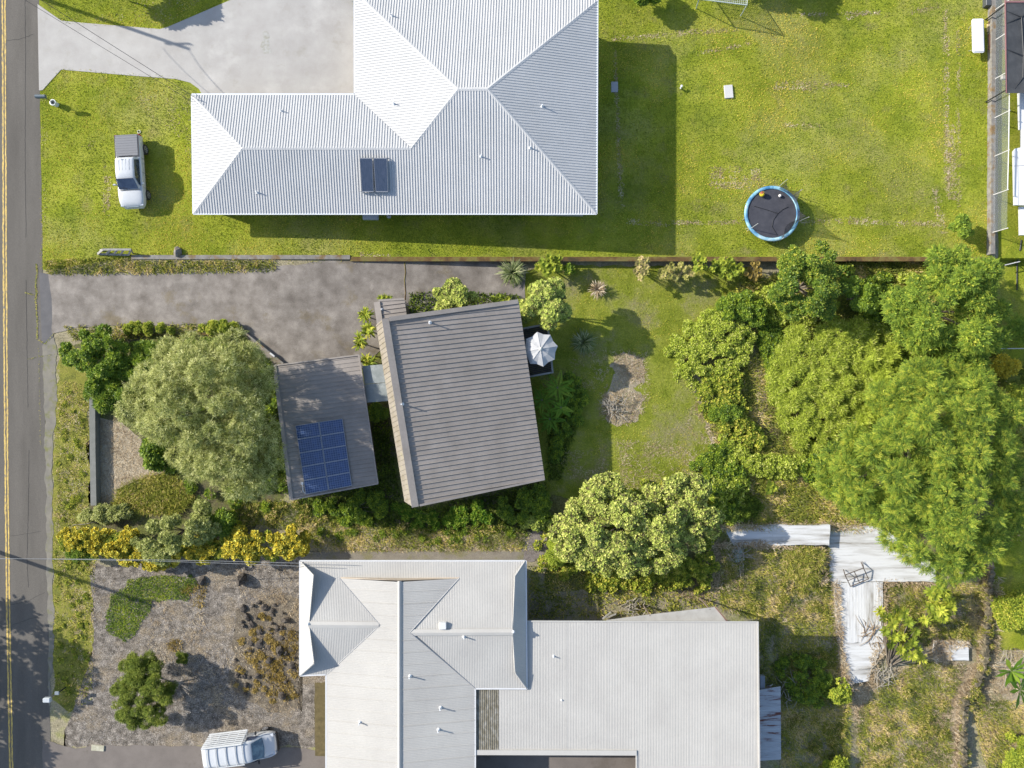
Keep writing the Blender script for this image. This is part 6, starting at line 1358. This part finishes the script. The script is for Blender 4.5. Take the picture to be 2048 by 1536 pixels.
scatter('dry_grass', 'straw litter along the wall of the white roofed house', [[(600, 1045), (700, 1050), (780, 1075), (1060, 1062), (1050, 1104), (620, 1104), (640, 1080)]], 170, .25, .03, LM['straw'], el=(.05, .8), seg=2, noise=(.05, 81, .3, 3))
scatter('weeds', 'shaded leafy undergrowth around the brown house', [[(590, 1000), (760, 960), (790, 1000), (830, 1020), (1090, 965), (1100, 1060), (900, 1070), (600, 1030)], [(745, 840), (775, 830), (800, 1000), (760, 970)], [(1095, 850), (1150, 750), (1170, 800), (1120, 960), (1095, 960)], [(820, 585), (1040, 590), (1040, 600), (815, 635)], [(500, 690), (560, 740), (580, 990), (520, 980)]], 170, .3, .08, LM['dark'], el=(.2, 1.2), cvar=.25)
scatter('weeds', 'leafy undergrowth below the thicket trees', [[(1660, 520), (1790, 530), (1790, 740), (1700, 660), (1680, 600)], [(1500, 540), (1540, 600), (1500, 640), (1440, 600)], [(1990, 720), (2060, 720), (2060, 1080), (1985, 1080)], [(1420, 960), (1600, 960), (1700, 1000), (1640, 1050), (1420, 1050)]], 150, .3, .08, LM['weed'], el=(.2, 1.2), noise=(.06, 91, .2, 3))
scatter('straw_litter', 'dry bleached patches on the back lawn', [[(1200, 700), (1290, 705), (1300, 800), (1260, 850), (1200, 840)], [(1140, 720), (1200, 700), (1215, 780), (1150, 780)], [(1230, 880), (1400, 890), (1420, 960), (1240, 980)], [(1110, 900), (1215, 900), (1215, 960), (1110, 970)], [(1390, 790), (1440, 880), (1430, 930), (1370, 850)]], 170, .28, .025, LM['straw'], el=(.02, .6), seg=2, noise=(.04, 95, .35, 3))
scatter('moss_edge', 'weeds along the foot of the retaining wall', [[(560, 522), (1000, 522), (1000, 530), (560, 526)], [(800, 590), (850, 575), (900, 580), (860, 600)], [(1040, 1104), (1060, 1060), (1110, 1070), (1090, 1125)]], 120, .14, .04, LM['weed'], cat='weeds', el=(.1, 1), noise=(.05, 98, .35, 3))
mb = MB()
crk = MB(); pts_ = [(73, 528), (74, 545), (71, 570), (73, 588), (71, 600), (73, 620), (75, 650), (74, 678)]
L = Leaves()
for (p0, q0), (p1, q1) in zip(pts_[:-1], pts_[1:]):
    n = 90; t = rng.random(n); x = p0 + (p1 - p0) * t + rng.normal(0, .5, n); y = q0 + (q1 - q0) * t; d = rdir(n) * [1, 1, .4]; L.quads(Parr(x, y, zi(x, y) + .03), unit(d), .09, .03, np.repeat([[0, 0, 1.0]], n, 0), rng.random(n))
for (p0, q0), (p1, q1) in (((74, 678), (90, 688)), ((90, 688), (108, 666)), ((56, 718), (112, 708)), ((50, 585), (68, 590)), ((77, 690), (79, 800)), ((79, 800), (81, 890))):
    n = 60; t = rng.random(n); x = p0 + (p1 - p0) * t + rng.normal(0, .4, n); y = q0 + (q1 - q0) * t + rng.normal(0, .4, n); L.quads(Parr(x, y, zi(x, y) + .03), unit(rdir(n) * [1, 1, .4]), .08, .025, np.repeat([[0, 0, 1.0]], n, 0), rng.random(n))
tag(L.build('crack_weeds', LM['weed']), 'line of tiny weeds growing in the crack at the road edge', 'weeds', kind='stuff')
# cracks in the old driveway
crk = MB()
for l in ([(809, 524), (811, 545), (809, 560), (811, 585), (810, 600)], [(1882 / 4 + 330, 0)],):
    if len(l) > 1: crk.tube([G(p, q, .034) for p, q in l], .035, 4)
tag(crk.build('moss_seam', M['mosswall']), 'mossy seam running across the old driveway', 'seam')
print('leaf quads', NQ)
scatter('dry_grass', 'bleached tufts among the roadside verge weeds', [[(112, 780), (178, 790), (178, 1010), (190, 1130), (186, 1300), (180, 1400), (150, 1410), (112, 1100)]], 110, .2, .03, LM['straw'], el=(.05, .8), seg=2, noise=(.07, 112, .42, 4))
scatter('tall_grass', 'thick mixed brush filling the ground below the thickets', [[(1500, 560), (1700, 522), (1980, 524), (2000, 720), (1900, 760), (1780, 700), (1660, 650), (1500, 650)], [(1560, 860), (1700, 880), (1720, 1000), (1760, 1060), (1430, 1056), (1440, 960)]], 260, .4, .05, LM['weed'], el=(.3, 1.3), seg=3, droop=1.2, cnoise=(.5, .5))

def brush(name, label, polys, nl, r, h0, h1, k, ll, lw, m, cat='undergrowth', kk=6, tilt=.8):
    L = Leaves()
    for poly in polys:
        z = float(zi(*np.array(poly, float).mean(0))); lb = lobes_poly(poly, z + h0, z + h1, nl, r, D=14)
        for a_ in lb: a_[2] += zw(a_[0], a_[1]) - z
        f_rosette(L, lb, int(k * len(lb) / nl), ll, lw, k=kk, tilt=tilt, cvar=.2, cc=.55)
    return tag(L.build(name, m), label, cat, kind='stuff')
NB = [[(1530, 575), (1700, 530), (1985, 524), (2010, 700), (2040, 740), (1900, 780), (1720, 720), (1690, 640), (1560, 620)], [(1700, 700), (1790, 720), (1720, 900), (1640, 900)], [(1400, 950), (1460, 905), (1500, 960), (1480, 1045), (1430, 1052)], [(1575, 925), (1640, 900), (1730, 960), (1660, 1000)]]
brush('undergrowth', 'tangled low green growth joining the thickets and large trees', NB, 70, .42, -.1, .75, 3400, .17, .07, LM['bamboo'])
brush('undergrowth', 'darker leafy patches in the growth under the large trees', NB, 16, .45, -.05, .95, 850, .17, .09, LM['hib'])
brush('undergrowth', 'tangled green growth between the brown house and the white house', [[(470, 1000), (600, 1000), (780, 1045), (1000, 1045), (1090, 1040), (1060, 1058), (800, 1066), (640, 1050), (470, 1050)]], 50, .30, -.14, .2, 1700, .17, .05, LM['weed'])
brush('undergrowth', 'green weeds under and around the broad pale leaved tree', [[(1060, 1090), (1120, 1000), (1230, 960), (1440, 960), (1450, 1120), (1420, 1190), (1230, 1190), (1080, 1150)]], 130, .36, -.1, .5, 5200, .17, .08, LM['limey'])
brush('undergrowth', 'shady green growth around the willowy tree', [[(190, 680), (480, 656), (560, 740), (575, 990), (480, 1060), (420, 1040), (330, 960), (300, 880), (230, 830)]], 110, .38, -.1, .5, 4600, .2, .06, LM['hib'])
brush('undergrowth', 'mossy green tufts on the overgrown lot beside the white walkway', [[(1440, 1095), (1650, 1095), (1668, 1280), (1560, 1250), (1440, 1200)], [(1770, 1170), (1970, 1170), (1960, 1290), (1790, 1290)], [(1730, 1390), (1900, 1340), (1900, 1540), (1730, 1540)], [(1530, 1290), (1690, 1300), (1695, 1540), (1570, 1540), (1568, 1370), (1530, 1370)]], 24, .38, -.2, .2, 1000, .3, .035, LM['weed'])
brush('dry_growth', 'dry tan growth on the rocky mound left of the white house', [[(470, 1240), (540, 1215), (598, 1270), (598, 1400), (540, 1410), (470, 1370)]], 40, .26, -.16, .12, 1500, .15, .03, LM['orange'], kk=7)
brush('undergrowth', 'mixed green tufts along the roadside verge', [[(116, 765), (176, 775), (178, 1010), (188, 1130), (184, 1290), (180, 1390), (145, 1415), (112, 1385), (110, 1100), (116, 900)]], 80, .22, -.14, .10, 2400, .12, .04, LM['limey'])
scatter('dry_grass', 'straw and weeds creeping over the edges of the white platforms', [[(1418, 1046), (1660, 1044), (1765, 1050), (1765, 1064), (1655, 1058), (1418, 1060)], [(1418, 1084), (1645, 1084), (1655, 1165), (1640, 1170), (1640, 1096), (1418, 1096)], [(1664, 1164), (1678, 1164), (1686, 1286), (1700, 1366), (1684, 1366), (1672, 1286)], [(1750, 1165), (1772, 1165), (1775, 1285), (1752, 1350), (1735, 1366), (1745, 1285)], [(1765, 1155), (1872, 1153), (1872, 1170), (1765, 1170)], [(1866, 1280), (1940, 1280), (1940, 1290), (1905, 1300), (1900, 1324), (1866, 1324)], [(1500, 1052), (1600, 1050), (1560, 1070)]], 300, .34, .035, LM['straw'], el=(.1, .9), seg=3, zoff=.22, noise=(.09, 140, .2, 4))
sheet('rocky_ground', [(470, 1225), (545, 1190), (600, 1195), (600, 1420), (530, 1425), (460, 1370)], .018, mat('brown rocky soil', [(.3, (.09, .07, .05)), (.5, (.17, .14, .10)), (.7, (.27, .22, .15))], 2.2, 9, .95, 1.0, 14, .08, fine=(14, .5, 1.3)), jagged=3, seed=50)
sheet('moss_stain', [(524, 62), (534, 58), (540, 75), (540, 102), (526, 106), (520, 92), (524, 78)], .050, mat('greenish stain', [(.35, (.27, .26, .21)), (.6, (.37, .36, .335))], 4, 7, .9), jagged=1.6, seed=51, step=4)
mb = MB()
def crack(pts, w=.010):
    q = []
    for a, b in zip(pts[:-1], pts[1:]):
        n = max(2, int(math.hypot(b[0] - a[0], b[1] - a[1]) / 5)); q += [(a[0] + (b[0] - a[0]) * i / n + rng.normal(0, .35), a[1] + (b[1] - a[1]) * i / n + rng.normal(0, .35)) for i in range(n)]
    mb.tube([G(x, y, .018) for x, y in q], w, 4)
crack([(58, 900), (57, 1000), (54, 1120), (57, 1180)]); crack([(20, 1072), (50, 1068), (88, 1062)]); crack([(10, 82), (40, 78), (72, 66)]); crack([(52, 560), (54, 700), (56, 820)]); crack([(22, 1210), (60, 1200), (94, 1182)]); crack([(24, 1250), (60, 1238), (94, 1226)])
crack([(50, 0), (51, 120), (50, 300), (52, 480)])
tag(mb.build('road_crack', flat('dark crack', (.05, .048, .045), .9)), kind='structure')

scatter('dry_grass', 'tan tufts along the trench and below the thickets', [[(1380, 800), (1440, 860), (1500, 900), (1560, 905), (1660, 950), (1740, 1050), (1430, 1052), (1460, 960)], [(1490, 640), (1560, 640), (1560, 900), (1510, 850)]], 160, .42, .035, LM['straw'], el=(.1, 1.0), seg=3, droop=1.0, noise=(.05, 150, .36, 4))

sheet('dry_ground', [(1205, 800), (1225, 760), (1222, 715), (1250, 705), (1285, 722), (1290, 760), (1262, 778), (1285, 800), (1280, 840), (1240, 852), (1215, 838)], .02, M['dry'], jagged=3.4, seed=60, step=5)
sheet('dry_ground', [(1495, 640), (1560, 640), (1550, 700), (1530, 760), (1545, 850), (1575, 905), (1545, 910), (1515, 840), (1500, 740)], .02, M['dry'], jagged=2, seed=62)
scatter('dry_grass', 'straw heaped on the dry patches of the back lawn', [[(1205, 790), (1240, 778), (1280, 790), (1288, 820), (1262, 848), (1220, 848), (1200, 822)], [(1225, 712), (1262, 702), (1290, 728), (1288, 762), (1240, 768)]], 260, .3, .028, LM['straw'], el=(.02, .7), seg=2)
scatter('dry_grass', 'dry litter and grass lying against the lava rubble wall', [[(1958, 1150), (1978, 1150), (1976, 1290), (1965, 1345), (1945, 1385), (1925, 1410), (1925, 1550), (1905, 1550), (1905, 1400), (1950, 1330)], [(1990, 1150), (2000, 1150), (1995, 1300), (1985, 1350), (1975, 1330)]], 260, .5, .03, LM['straw'], el=(.3, 1.2), seg=3, noise=(.08, 160, .25, 4))
brush('undergrowth', 'scrub hanging over the lava rubble wall', [[(1970, 1150), (1992, 1150), (1988, 1290), (1968, 1390), (1945, 1420), (1940, 1550), (1915, 1550), (1920, 1400), (1960, 1330)]], 30, .26, .1, .5, 900, .26, .035, LM['weed'])

scatter('dry_grass', 'bleached straw spread over the far lower right ground', [[(1860, 1330), (1965, 1325), (1930, 1400), (1922, 1560), (1760, 1560), (1840, 1480)], [(1700, 1370), (1760, 1370), (1740, 1440), (1705, 1440)], [(1330, 1190), (1440, 1092), (1520, 1120), (1500, 1180), (1430, 1210)]], 200, .34, .03, LM['straw'], el=(.05, .8), seg=2, noise=(.05, 170, .25, 4))
sticks(1580, 1385, 26, .55, 1.1, 'long bleached stems lying in the shade right of the flat white roof', DEAD)
sticks(1265, 1212, 34, .4, .7, 'twigs and debris scattered in front of the grey canopy', DEAD)
sticks(1480, 1105, 24, .35, .8, 'dry twigs around the pale green sheet', DEAD)

brush('undergrowth', 'green and gold growth joining the yellow hedge shrubs', [[(118, 1062), (240, 1060), (300, 1085), (450, 1062), (620, 1060), (615, 1108), (520, 1122), (400, 1118), (250, 1125), (120, 1112)]], 90, .30, .5, 1.5, 3800, .14, .08, LM['limey'])
brush('undergrowth', 'loose golden sprays along the yellow hedge', [[(125, 1065), (260, 1062), (330, 1110), (450, 1085), (600, 1065), (600, 1105), (450, 1122), (330, 1140), (130, 1108)]], 60, .26, .7, 2.0, 2600, .14, .09, LM['yellow'])
brush('undergrowth', 'bright tangled vines spreading between the thickets and the trench', [[(1480, 600), (1545, 570), (1700, 640), (1640, 660), (1560, 650), (1500, 640)], [(1430, 860), (1500, 905), (1560, 915), (1620, 900), (1600, 960), (1500, 950), (1450, 900)], [(1690, 640), (1800, 650), (1850, 730), (1760, 720)]], 60, .40, -.05, .8, 3200, .16, .06, LM['bamboo'])

brush('undergrowth', 'fresh green creepers over the ground between vine mound and thicket', [[(1500, 600), (1560, 640), (1575, 720), (1535, 760), (1520, 700), (1505, 660)], [(1690, 560), (1790, 540), (1790, 660), (1720, 640)], [(1380, 930), (1450, 870), (1500, 950), (1430, 1000)]], 46, .36, -.05, .6, 2400, .15, .07, LM['hib'])
brush('undergrowth', 'ragged weeds along the middle of the strip between the two lower houses', [[(620, 1040), (800, 1050), (1060, 1050), (1050, 1085), (860, 1092), (640, 1075)]], 34, .24, -.14, .14, 900, .2, .04, LM['hib'])
